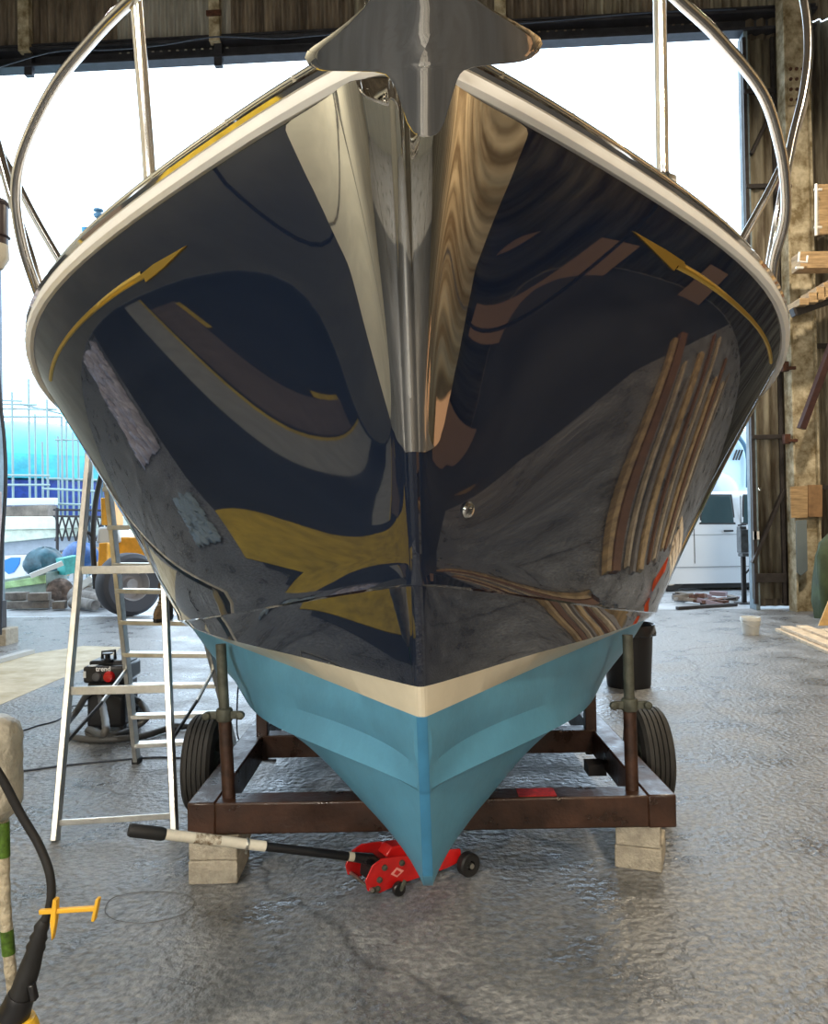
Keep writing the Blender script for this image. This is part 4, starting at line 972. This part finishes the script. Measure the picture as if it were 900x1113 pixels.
# crumpled sheets
def crumple(name, x0, x1, y0, y1, amp, m_, label, seed):
    random.seed(seed); nx, ny = 26, 14; P = []
    for i in range(ny):
        P.append([Vector((x0 + (x1 - x0) * j / (nx - 1) + random.uniform(-.04, .04), y0 + (y1 - y0) * i / (ny - 1) + random.uniform(-.03, .03), .012 + amp * random.random() * (0 < i < ny - 1 and 0 < j < nx - 1))) for j in range(nx)])
    mbx = MB(); mbx.grid(P); return tag(mbx.build(name, m_, None, smooth=20, solid=.003), label, 'sheet')
crumple('plastic_sheeting', -8.2, -5.5, 4.8, 5.7, .16, mat('lilac_plastic_sheeting', (.52, .50, .58), .3, 0, var=.3, scale=12), 'crumpled pale lilac plastic sheeting mirrored low in the port side of the hull', 4)
crumple('canvas_sheet', -4.65, -3.75, 4.80, 5.3, .05, mat('blue_grey_canvas', (.28, .36, .42), .7), 'blue-grey canvas sheet mirrored beside the yellow patch in the hull', 6)
# long boards lying beyond the right edge, seen in the hull
random.seed(21)
tans = [mat('tan_board', (.38, .27, .14), .7, 0, var=.4), mat('brown_board_a', (.17, .09, .05), .7, 0, var=.2), mat('pale_board', (.46, .38, .27), .7, 0, var=.3), mat('grey_board', (.20, .18, .16), .8, 0, var=.2)]
yb_ = 5.05
for i in range(12):
    wd = random.uniform(.06, .19); Ln = random.uniform(3.2, 4.8); x_0 = .60 * yb_ + .0 + random.uniform(0, .25)
    ab_ = R(-17 + random.uniform(-.5, .5)); mb = MB(); mb.box((x_0 + Ln / 2 * math.cos(ab_), yb_ + Ln / 2 * math.sin(ab_), .026), (Ln, wd * .9, .05), (0, 0, ab_))
    tag(mb.build('long_board', tans[i % 4], None, bevel=.003), 'long board lying right of the boat, ' + ['nearest', 'second', 'third', 'fourth', 'fifth', 'sixth', 'seventh', 'eighth', 'ninth', 'tenth', 'eleventh', 'twelfth', 'thirteenth', 'fourteenth', 'fifteenth', 'sixteenth'][i] + ' in the row mirrored in the hull', 'board', 'long boards right of the boat')
    yb_ += wd + random.uniform(.03, .14)
mb = MB(); mb.lathe([(.10, 0), (.12, .26), (.13, .26), (.13, .28), (.115, .28), (.09, .02), (0, .02)], (3.66, 6.75, 0), 'Z', 24); tag(mb.build('orange_tub', mat('orange_plastic', (.75, .10, .02), .4), None), 'orange plastic tub mirrored low in the starboard side of the hull', 'tub')
# plywood sheets against the right wall
for i, (y0, y1, h) in enumerate(((.1, .7, .5), (1.5, 2.1, .42), (3.3, 3.8, .55))):
    mb = MB(); mb.prism([(8.75, y0, 0), (8.75, y1, 0), (9.1, y1, h), (9.1, y0, h)], (0, 0, 0), (.03, 0, .0)); tag(mb.build('plywood_sheet', mat('dull_plywood', (.13, .08, .05), .7), None), ['nearest the viewpoint', 'middle', 'farthest'][i] + ' of three small plywood sheets leaning on the right wall', 'plywood', 'plywood sheets on the right wall')
# unseen glowing panes added behind the viewpoint for chrome streaks and fill
glow = mat('daylit_pane', (.85, .93, 1.0), .5, emit=9.0)
for i, xw in enumerate((-2.6, 2.2)):
    mb = MB(); mb.box((xw, YB + .1, 4.6), (1.5, .03, 3.2)); wn_ = struct(mb.build('window_%d' % (i + 1), glow, None)); 
    mb = MB()
    for dx in (-.78, 0, .78): mb.box((xw + dx, YB + .13, 4.6), (.06, .05, 3.3))
    for dz in (-1.6, 0, 1.6): mb.box((xw, YB + .13, 4.6 + dz), (1.6, .05, .06))
    fr = mb.build('window_frame', darksteel, wn_)
# lamp housings
for x, y, z, p, c in LAMPS:
    t = thing('high_bay_lamp', 'grey high bay lamp hanging from the roof, %s side, %s' % ('left' if x < 0 else 'right', 'behind the viewpoint' if y < 0 else ('over the bow' if y < 5 else 'near the big door')), 'lamp', (x, y, z), 'high bay lamps')
    mb = MB(); mb.lathe([(.34, .0), (.35, .0), (.2, .22), (.1, .30), (.0, .30), (.09, .28), (.19, .20), (.33, .01)], (x, y, z + .02), 'Z', 28); mb.build('reflector', alu, t)
    mb = MB(); mb.tube([(x, y, z + .3), (x, y, ROOF - .02)], .02, 8); mb.build('suspension', darksteel, t)
for (loc, p, c, r_), lb in zip(FILL_LAMPS, ('behind the viewpoint at left', 'behind the viewpoint at right', 'facing the cream left wall', 'facing the right wall')):  # stands and heads for the added fill lamps
    t = thing('flood_lamp', 'work flood lamp on a tall stand ' + lb, 'lamp', (loc[0], loc[1], 0), 'work flood lamps')
    Mx = Matrix.Rotation(r_[2], 3, 'Z') @ Matrix.Rotation(r_[0], 3, 'X'); bk_ = Mx @ Vector((0, 0, 1))
    mb = MB(); mb.box(Vector(loc) + bk_ * .05, (.66, .40, .08), Mx); mb.build('head', darksteel, t, bevel=.008)
    mb = MB(); mb.tube([(loc[0] + bk_.x * .1, loc[1] + bk_.y * .1, 0), Vector(loc) + bk_ * .1], .025, 10); mb.build('pole', darksteel, t)
    for k_ in range(3):
        a = k_ * 2.1; mb = MB(); mb.tube([(loc[0] + bk_.x * .1, loc[1] + bk_.y * .1, .5), (loc[0] + bk_.x * .1 + .5 * math.cos(a), loc[1] + bk_.y * .1 + .5 * math.sin(a), .012)], .012, 8); mb.build('leg', darksteel, t)

# ================================================================= YARD, LEFT
YT = 27.0
tb = at(-8, 540, YT)
dome = thing('shrouded_boat', 'large dark blue boat hull shrouded in a domed teal tarpaulin, behind scaffolding', 'boat', (tb.x, YT, 0))
kx_ = YT / F; rx = 112 * kx_; zt = at(-8, 449, YT).z; zm = at(-8, 492, YT).z; zb = at(-8, 524, YT).z; z0 = at(-8, 547, YT).z
def drow(f, n=72):
    """f 0 top .. 1 skirt bottom"""
    a = f * math.pi / 2 * .985; z = zb + (zt - zb) * math.cos(a); r = math.sin(a) ** .85
    row = []
    for j in range(n):
        t = 2 * math.pi * j / n; w_ = 1 + .010 * math.sin(t * 17 + 3 * f) * f + .006 * math.sin(t * 41) * f
        row.append(Vector((tb.x + rx * r * w_ * math.cos(t), YT + 3.0 + 4.6 * r * w_ * math.sin(t), z - .12 * math.sin(t * 5) * f * (1 - f))))
    return row
teal = mat('bright_teal_tarpaulin', (.06, .52, .60), .35, 0, var=.22, scale=1.2, bump=.5, bscale=1.6)
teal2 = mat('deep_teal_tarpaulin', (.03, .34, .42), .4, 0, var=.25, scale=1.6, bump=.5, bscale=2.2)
fs_ = np.linspace(0.02, 1, 30); cut = [i for i, f in enumerate(fs_) if zb + (zt - zb) * math.cos(f * math.pi / 2 * .985) > zm][-1] + 1
mb = MB(); mb.grid([drow(f) for f in fs_[:cut + 1]], wrap=True); mb.build('tarpaulin', teal, dome, smooth=80)
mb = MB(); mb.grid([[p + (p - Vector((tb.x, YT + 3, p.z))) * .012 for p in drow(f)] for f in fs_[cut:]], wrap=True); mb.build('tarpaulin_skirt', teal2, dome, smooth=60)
mb = MB(); ng = mat('royal_blue_hull_paint', (.02, .05, .25), .4, 0, var=.3)
R0 = drow(1.0); mb.grid([[Vector((tb.x + (p.x - tb.x) * s_, YT + 3 + (p.y - YT - 3) * s_, z)) for p in R0] for s_, z in ((.97, zb), (.95, z0), (.80, z0 - .7), (.5, .9), (.1, .6))], wrap=True); mb.build('hull', ng, dome)
for x in (-2, 2):
    mb = MB(); mb.box((tb.x + x, YT + 3, .45), (.5, 5, .9)); mb.build('keel_block', timber, dome)
# scaffolding
sc = thing('scaffolding', 'tube scaffolding standing around the teal shrouded boat', 'scaffolding', (at(40, 560, 24).x, 24, 0))
gal = mat('grey_scaffold_tube', (.26, .34, .34), .5, .3)
YS = 23.6
for px, top, dy in ((-14, 420, 0), (13, 426, 0), (31, 412, .6), (38, 450, 1.5), (51, 434, 0), (67, 452, .4), (72, 458, 1.4), (79, 470, .3), (85, 476, 1.6), (93, 490, .5), (100, 500, 0), (46, 480, 1.2), (63, 474, 1.3)):
    P = at(px, top, YS + dy); mb = MB(); mb.tube([(P.x, P.y, 0), P], .035, 8); mb.build('upright', gal, sc)
for (xa, xb, py, py2, dy) in ((-30, 24, 434, 436, 0), (-30, 40, 439, 440, .3), (-30, 62, 444, 445, .1), (-30, 68, 453, 453, .2), (22, 68, 439, 450, .6), (-30, 54, 516, 517, -.1), (-30, 54, 527, 527, -.1), (46, 108, 531, 534, -.1), (50, 110, 520, 522, .4), (60, 110, 478, 479, .5), (44, 106, 547, 549, 0)):
    mb = MB(); mb.tube([at(xa, py, YS + dy), at(xb, py2, YS + dy)], .032, 8); mb.build('ledger', gal, sc)
# pale boat hull lying across the yard
YP = 20.5
ph = thing('upturned_hull', 'long cream boat hull with stepped side lying across the yard, below the blue shrouded hull', 'boat', (at(20, 590, YP).x, YP, 0))
def yprism(parent, name, pix, y, dep, m_, bev=.02, label=None, cat=None):
    mbx = MB(); mbx.prism([at(a, b_, y) for a, b_ in pix], (0, 0, 0), (0, dep, 0)); o = mbx.build(name, m_, parent, bevel=bev)
    if label: tag(o, label, cat)
    return o
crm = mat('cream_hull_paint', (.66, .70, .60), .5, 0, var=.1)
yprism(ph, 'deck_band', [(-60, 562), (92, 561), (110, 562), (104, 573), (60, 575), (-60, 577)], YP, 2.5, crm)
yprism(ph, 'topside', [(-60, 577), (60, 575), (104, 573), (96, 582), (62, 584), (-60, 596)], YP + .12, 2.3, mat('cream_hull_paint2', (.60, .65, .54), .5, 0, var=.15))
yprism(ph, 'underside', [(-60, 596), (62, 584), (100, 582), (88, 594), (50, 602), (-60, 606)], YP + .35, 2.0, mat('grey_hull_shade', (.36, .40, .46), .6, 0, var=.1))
for x in (-20, 60):
    yprism(ph, 'support', [(x, 603), (x + 7, 602), (x + 7, 627), (x, 627)], YP + .7, .5, timber, .01)
# deck clutter: weathered boards behind the cream hull
yprism(None, 'weathered_pallets', [(-10, 551), (50, 549), (52, 561), (-10, 562)], YP + 2.0, .7, mat('weathered_boards', (.16, .13, .11), .8, 0, var=.5, scale=2), .02, 'weathered brown boards stacked on top of the cream hull', 'boards')
yprism(None, 'white_crate', [(-30, 542), (60, 541), (60, 549), (-30, 550)], YP + 2.78, .2, mat('white_crate', (.62, .66, .68), .5), .02, 'long white crate below the dark blue shrouded hull', 'crate')
# railing of lattice
rl = thing('lattice_railing', 'dark lattice railing in the yard beside the yellow machine', 'railing', (at(95, 590, 20.1).x, 20.1, 0))
for py in (554, 561): mb = MB(); mb.tube([at(58, py, 20.1), at(125, py + 1, 20.1)], .03, 6); mb.build('rail', darksteel, rl)
for i in range(9):
    a = 60 + i * 7.5; mb = MB(); mb.tube([at(a, 561, 20.1), at(a + 7.5, 588, 20.1)], .022, 6); mb.tube([at(a + 7.5, 561, 20.1), at(a, 588, 20.1)], .022, 6); mb.build('lattice', darksteel, rl)
mb = MB(); P = at(118, 590, 20.1); mb.tube([(P.x, 20.1, 0), at(118, 552, 20.1)], .04, 8); mb.build('post', darksteel, rl); mb = MB(); P = at(62, 590, 20.1); mb.tube([(P.x, 20.1, 0), at(62, 552, 20.1)], .04, 8); mb.build('post', darksteel, rl)
# blue painted board
bb = thing('painted_board', 'white board with a blue painted shape leaning in the yard at the left edge', 'board', (at(15, 625, 18).x, 18, 0))
yprism(bb, 'board', [(3, 604), (28, 603), (28, 650), (3, 651)], 18, .05, mat('white_board', (.72, .75, .74), .5), .005)
yprism(bb, 'blue_shape', [(4, 609), (12, 606), (22, 606), (21, 613), (15, 622), (9, 624), (4, 620)], 17.98, .02, mat('bright_blue', (.02, .20, .62), .5), .003)
# bundles
def lump(name, px, py, y, rx_, rz_, m_, label, cat, seed, sy=.8):
    random.seed(seed); c = at(px, py, y); k_ = y / F; rx_ *= k_; rz_ *= k_; rows_ = []; ph_ = [random.uniform(0, 6) for _ in range(6)]
    for i in range(12):
        f = i / 11 * math.pi; row = []
        for j in range(28):
            t = 2 * math.pi * j / 28; w_ = 1 + .10 * math.sin(3 * t + ph_[0] + f) + .07 * math.sin(7 * t + ph_[1]) + .05 * math.sin(11 * t + ph_[2] + 3 * f)
            row.append(Vector((c.x + rx_ * math.sin(f) * w_ * math.cos(t), y + rx_ * sy * math.sin(f) * w_ * math.sin(t), max(.0, c.z + rz_ * math.cos(f) * (1 + .06 * math.sin(5 * t))))))
        rows_.append(row)
    mbx = MB(); mbx.grid(rows_, wrap=True); return tag(mbx.build(name, m_, None, smooth=50), label, cat)
lump('tarpaulin_bundle', 48, 612, 17.6, 20, 17, mat('dark_teal_tarp', (.03, .09, .12), .35, 0, var=.5, scale=4, bump=.6, bscale=6), 'dark teal tarpaulin bundle lying in the yard beside the white painted board', 'tarpaulin', 1)
lump('tarpaulin_bundle', 86, 604, 18.9, 18, 15, mat('blue_tarp', (.03, .10, .28), .35, 0, var=.4, scale=4, bump=.6, bscale=6), 'blue tarpaulin bundle in the yard behind the left ladder stile', 'tarpaulin', 2)
lump('rubble_heap', 65, 642, 16.6, 15, 13, mat('brown_rubble', (.14, .10, .08), .9, 0, var=.6, scale=6, bump=1), 'heap of brown rubble in the yard behind the left ladder stile', 'rubble', 3)
# old crate (green-grey trough)
yprism(None, 'wooden_trough', [(2, 630), (50, 622), (51, 652), (2, 655)], 16.4, 1.0, mat('grey_green_trough', (.18, .22, .19), .7, 0, var=.35, scale=2), .02, 'grey-green wooden trough in the yard at the left edge', 'trough')
yprism(None, 'green_board', [(4, 633), (49, 625), (49, 634), (4, 640)], 16.34, .05, mat('lime_green_board', (.30, .45, .20), .6, 0, var=.3), .01, 'faded lime green board leaning on the grey-green trough', 'board')
mb = MB(); mb.bar(at(33, 626, 16.2), at(68, 612, 16.5), .12, .10); tag(mb.build('timber_plank', mat('whitish_plank', (.60, .62, .60), .6), None), 'whitish plank resting on the trough and pointing up to the ladder', 'plank')
mb = MB(); mb.bar(at(66, 616, 16.9), at(84, 612, 17.2), .3, .35); tag(mb.build('teal_box', mat('teal_box', (.05, .32, .30), .5, 0, var=.2), None), 'small teal box among the yard debris behind the ladder', 'box')
for i, (a, b_, c_, d_) in enumerate(((4, 655, 30, 653), (10, 661, 56, 658), (32, 655, 54, 652), (58, 660, 72, 656))):
    A = at(a, b_, 15.7 - .1 * i); B_ = at(c_, d_, 15.75 - .1 * i); A.z = B_.z = .10 + (.16 if i in (0, 2) else 0)
    mb = MB(); mb.bar(A, B_, .25, .15); tag(mb.build('timber_block', mat('grey_weathered_wood', (.17, .15, .13), .8, 0, var=.4), None, bevel=.01), ['upper left', 'long lower', 'upper right', 'short detached'][i] + ' grey block of the weathered timber stack in the yard at the left edge', 'timber', 'weathered timber blocks')
for i, (a, b_, c_, d_, r_) in enumerate(((80, 647, 116, 655, .14), (84, 641, 112, 648, .12), (80, 655, 104, 658, .11))):
    yo_ = (0, .45, -.4)[i]; A = at(a, b_, 15.9 + yo_); B_ = at(c_, d_, 15.4 + yo_); mb = MB(); mb.tube([A, (A + B_) / 2 + Vector((0, 0, .01)), B_], [r_ * 1.1, r_, r_ * .9], 12); tag(mb.build('log', mat('grey_log', (.24, .23, .22), .8, 0, var=.4, scale=5), None), ['middle', 'topmost', 'lowest'][i] + ' of the grey logs lying left of the machine wheel', 'log', 'logs in the yard')
mb = MB(); mb.bar(at(86, 640, 16.2), at(103, 628, 16.2), .3, .14); mb.bar(at(90, 640, 16.2), at(105, 634, 16.2), .2, .05); tag(mb.build('white_board', mat('white_board', (.72, .75, .74)), None), 'short white board propped on the grey logs in the yard', 'board')
# yellow machine with a big wheel
ymc = thing('yellow_loader', 'orange-yellow loader with a big black wheel, standing in the yard behind the stepladder', 'loader', (at(132, 667, 14.9).x, 14.9, 0))
ypaint = mat('orange_yellow_paint', (.72, .34, .03), .4, 0, var=.15)
yprism(ymc, 'mast', [(109, 541), (124, 541), (124, 571), (110, 571)], 15.4, .5, ypaint, .02)
yprism(ymc, 'chassis', [(121, 584), (172, 584), (172, 606), (121, 606)], 15.3, 1.6, ypaint, .03)
yprism(ymc, 'side_frame', [(107, 590), (117, 590), (116, 642), (105, 642)], 14.75, .35, ypaint, .02)
yprism(ymc, 'white_cowl', [(106, 573), (128, 572), (130, 590), (104, 591)], 15.2, .6, mat('pale_cowl', (.62, .64, .64), .5), .04)
yprism(ymc, 'lower_frame', [(103, 642), (118, 640), (120, 650), (106, 652)], 14.8, .4, mat('brown_frame', (.22, .12, .06), .6), .02)
mb = MB(); mb.tube([at(113, 505, 15.0), at(104, 545, 15.0), at(101, 590, 14.9), at(104, 640, 14.8)], .05, 10, smooth=5); mb.tube([at(88, 592, 14.9), at(94, 579, 14.9), at(101, 586, 14.9), at(102, 610, 14.9)], .03, 8, smooth=5); mb.build('hydraulic_hose', rubber, ymc)
wc = at(140, 634, 14.25); wax = Vector((.72, -.69, 0)); r_ = .56
mb = MB(); mb.lathe([(r_ * .5, -.2), (r_ * .85, -.22), (r_ * .97, -.17), (r_, -.1), (r_, .1), (r_ * .97, .17), (r_ * .85, .22), (r_ * .5, .2)], (wc.x, wc.y, .56), wax, 40, loop=True); mb.build('tyre', mat('grey_black_tyre', (.05, .055, .07), .7), ymc)
mb = MB(); mb.lathe([(.0, .12), (.1, .14), (.12, .04), (.24, .04), (.28, .21), (.29, .21), (.29, -.15), (.0, -.15)], (wc.x, wc.y, .56), wax, 30); mb.build('wheel_rim', mat('dusty_grey_rim', (.28, .28, .30), .6), ymc)

# ================================================================= YARD, RIGHT
YV = 17.0
van = thing('white_van', 'white panel van parked outside the door, seen through the gap right of the boat', 'van', (at(800, 640, YV).x, YV, 0))
vwht = mat('white_vehicle_paint', (.66, .70, .74), .25, 0, coat=.5)
gz = lambda py: at(780, py, YV).z
X = lambda px: at(px, 600, YV).x
zr = at(780, 534, YV).z; zw = at(780, 566, YV).z; zs = at(780, 612, YV).z; zbt = at(780, 634, YV).z; vx0 = X(690); vx1 = vx0 + 5.0
prof = [(.0, zbt), (.02, zs), (.03, zw), (.16, zr - .12), (.28, zr - .02), (.4, zr), (1.7, zr), (1.7, zr)]
# cross-section seen from the end: (depth offset, z) swept along x
sec = [(0.02, zbt), (.0, zs + .1), (.0, zw - .02), (.10, zr - .18), (.17, zr - .05), (.26, zr), (1.64, zr), (1.73, zr - .05), (1.80, zr - .18), (1.90, zw - .02), (1.90, zs + .1), (1.88, zbt)]
mb = MB(); rr_ = []
for t, sh_, zmul in ((0, .06, 0), (.03, .0, 0), (.78, 0, 0), (.84, 0, -.05), (.93, .03, -.85), (1.0, .1, -1.05)):
    rr_.append([Vector((vx0 + 5.0 * t, YV + d + (sh_ if d < .95 else -sh_), min(z, zr + zmul) if z > zw - .3 else z)) for d, z in sec])
mb.grid(rr_, wrap=True); k_ = len(sec); mb.f.append(tuple(range(k_))); mb.mi.append(0); mb.f.append(tuple(5 * k_ + j for j in range(k_))); mb.mi.append(0)
mb.build('body', vwht, van, smooth=40)
glass = mat('dark_vehicle_glass', (.03, .06, .07), .06, 0, spec=.8)
seal = mat('black_window_seal', (.015, .015, .017), .5)
def vpane(a, b_, c_, d_):
    mbx = MB(); w0 = [at(a + 4, c_, YV - .01), at(b_ - 2, c_, YV - .01), at(b_, d_, YV - .01), at(a, d_, YV - .01)]
    for q in w0:
        q.y = YV - .008 + max(0, (q.z - zw)) * .2
    mbx.prism(w0, (0, 0, 0), (0, .02, 0)); sp = mbx.build('window_seal', seal, van, bevel=.01)
    cc = sum(w0, Vector()) / 4; mbx = MB(); mbx.prism([cc + (q - cc) * .9 for q in w0], (0, -.006, 0), (0, .01, 0)); mbx.build('window_pane', glass, sp, bevel=.008)
vpane(760, 800, 537, 570); vpane(806, 842, 537, 570); vpane(700, 752, 537, 570)
for x in (755, 806): mb = MB(); mb.box((X(x), YV - .004, (zs + zr - .1) / 2), (.012, .012, zr - zs - .1)); mb.build('door_seam', seal, van)
for py in (581, 616): mb = MB(); mb.box(((vx0 + vx1) / 2 - .1, YV - .003, gz(py)), (4.4, .01, .012 if py == 581 else .02)); mb.build('body_crease', mat('grey_crease', (.28, .30, .32), .4), van)
for px in (792, 814): mb = MB(); mb.box(at(px, 577, YV - .03), (.2, .04, .04)); mb.build('door_handle', seal, van, bevel=.01)
mb = MB(); mb.box(((vx0 + vx1) / 2, YV + .95, zbt - .04), (4.7, 1.6, .14)); mb.build('underbody', seal, van)
for x in (vx0 + .75, vx0 + 4.05):
    for d in (.12, 1.78):
        mb = MB(); mb.lathe([(.2, -.1), (.31, -.1), (.33, -.07), (.33, .07), (.31, .1), (.2, .1)], (x, YV + d, .33), 'Y', 32, loop=True); wl = mb.build('tyre', rubber, van)
        mb = MB(); mb.lathe([(0, -.09), (.08, -.09), (.12, -.06), (.2, -.08), (.21, .08), (0, .08)], (x, YV + d, .33), 'Y', 24); mb.build('wheel_rim', alu, wl)
# pale boat behind the van
pbx = thing('pale_cabin_boat', 'pale blue-white boat with domed windscreen behind the white van', 'boat', (at(800, 560, 22).x, 22, 0))
yprism(pbx, 'hull', [(730, 560), (800, 470), (830, 462), (880, 462), (880, 590), (740, 590)], 22.5, 2.5, mat('pale_blue_gelcoat', (.50, .66, .74), .3), .05)
mb = MB(); c = at(776, 536, 21.6); mb.grid([[c + Vector((26 * 22 / F * math.sin(f) * math.cos(t), .6 * math.sin(f) * math.sin(t), 24 * 22 / F * math.cos(f))) for t in np.linspace(0, 2 * math.pi, 25)[:-1]] for f in np.linspace(.02, math.pi / 2, 10)], wrap=True); mb.build('windscreen_dome', mat('smoky_pale_acrylic', (.42, .47, .56), .2), pbx)
for i in range(3): mb = MB(); mb.bar(at(797 + 3 * i, 500, 22.4), at(801 + 3 * i, 489, 22.4), .04, .04); mb.build('vent_slot', darksteel, pbx)
mb = MB(); mb.tube([at(800, 470, 22.3), at(812, 492, 22.3), at(813, 530, 22.3)], .06, 8, smooth=5); mb.build('fender_line', mat('slate_blue', (.05, .12, .18), .5), pbx)
mb = MB(); mb.box((at(820, 600, 23).x, 23.8, at(800, 590, 23).z / 2), (2.0, 1.8, at(800, 590, 23).z)); mb.build('cradle', timber, pbx)
# vice on a post
vs_ = ground(809, 656); vc_ = thing('bench_vice_stand', 'dark bench vice on a slim post standing just outside the door', 'vice', (vs_.x, vs_.y, 0))
y_ = vs_.y
mb = MB(); mb.box((vs_.x, y_, at(809, 605, y_).z / 2), (.07, .07, at(809, 605, y_).z)); mb.box((vs_.x + .02, y_, .01), (.3, .3, .02)); mb.build('post', darksteel, vc_, bevel=.004)
mb = MB(); mb.box(at(808, 588, y_), (.17, .2, .42)); mb.box(at(806, 575, y_), (.12, .16, .1)); mb.box(at(812, 603, y_), (.25, .2, .06)); mb.build('vice_body', mat('weathered_grey_iron', (.10, .11, .12), .6, 0, var=.5), vc_, bevel=.012)
mb = MB(); mb.tube([at(802, 571, y_ - .05), at(811, 570, y_ - .05)], .015, 8); mb.build('tommy_bar', darksteel, vc_)
mb = MB(); mb.tube([at(809, 625, y_), at(816, 617, y_)], .018, 8); mb.build('side_arm', darksteel, vc_)
# scrap heap
random.seed(31)
for i in range(20):
    a = random.uniform(738, 800); g = ground(a, random.uniform(649, 659)); Ln = random.uniform(.15, .55)
    mb = MB(); mb.box((g.x, g.y, .04 + .05 * random.random()), (Ln, random.uniform(.06, .15), random.uniform(.03, .08)), (random.uniform(-.15, .15), random.uniform(-.15, .15), random.uniform(0, 3)))
    tag(mb.build('scrap_offcut', [darksteel, rust, mat('grey_weathered_wood', (.17, .15, .13)), mat('mauve_scrap', (.20, .15, .17), .7)][i % 4], None, bevel=.003), 'offcut in the low heap of dark scrap in front of the van', 'scrap', 'scrap heap by the van')
mb = MB(); A = ground(736, 661, .03); B_ = ground(800, 657, .03); mb.bar(A, B_, .08, .05); tag(mb.build('steel_bar', darksteel, None), 'long dark steel bar lying in front of the scrap heap', 'bar')
# navigation lamps seen over the left gunwale, on a mast in the yard
ml = thing('mast_light', 'small blue-grey masthead light peeping over the left gunwale', 'lamp', (at(106, 250, 20.2).x, 20.2, 0))
P = at(107, 232, 20.2); mb = MB(); mb.tube([(P.x, P.y, 0), P], .04, 8); mb.build('mast', mat('slate_blue', (.05, .12, .18)), ml)
mb = MB(); mb.lathe([(.10, 0), (.12, .04), (.12, .08), (.06, .10), (.06, .14), (.12, .16), (.12, .2), (.0, .22)], P - Vector((0, 0, .1)), 'Z', 16); mb.build('lamp', mat('slate_blue', (.05, .12, .18)), ml)
ml = thing('mast_light', 'lower small blue mast light just above the gunwale, left of the taller one', 'lamp', (at(93, 260, 20.2).x, 20.2, 0))
P = at(93, 252, 20.2); mb = MB(); mb.tube([(P.x, P.y, 0), P], .03, 8); mb.build('mast', mat('slate_blue', (.05, .12, .18)), ml)
mb = MB(); mb.lathe([(.09, 0), (.1, .1), (.0, .12)], P, 'Z', 14); mb.build('lamp', mat('mid_blue', (.03, .2, .35), .5), ml)
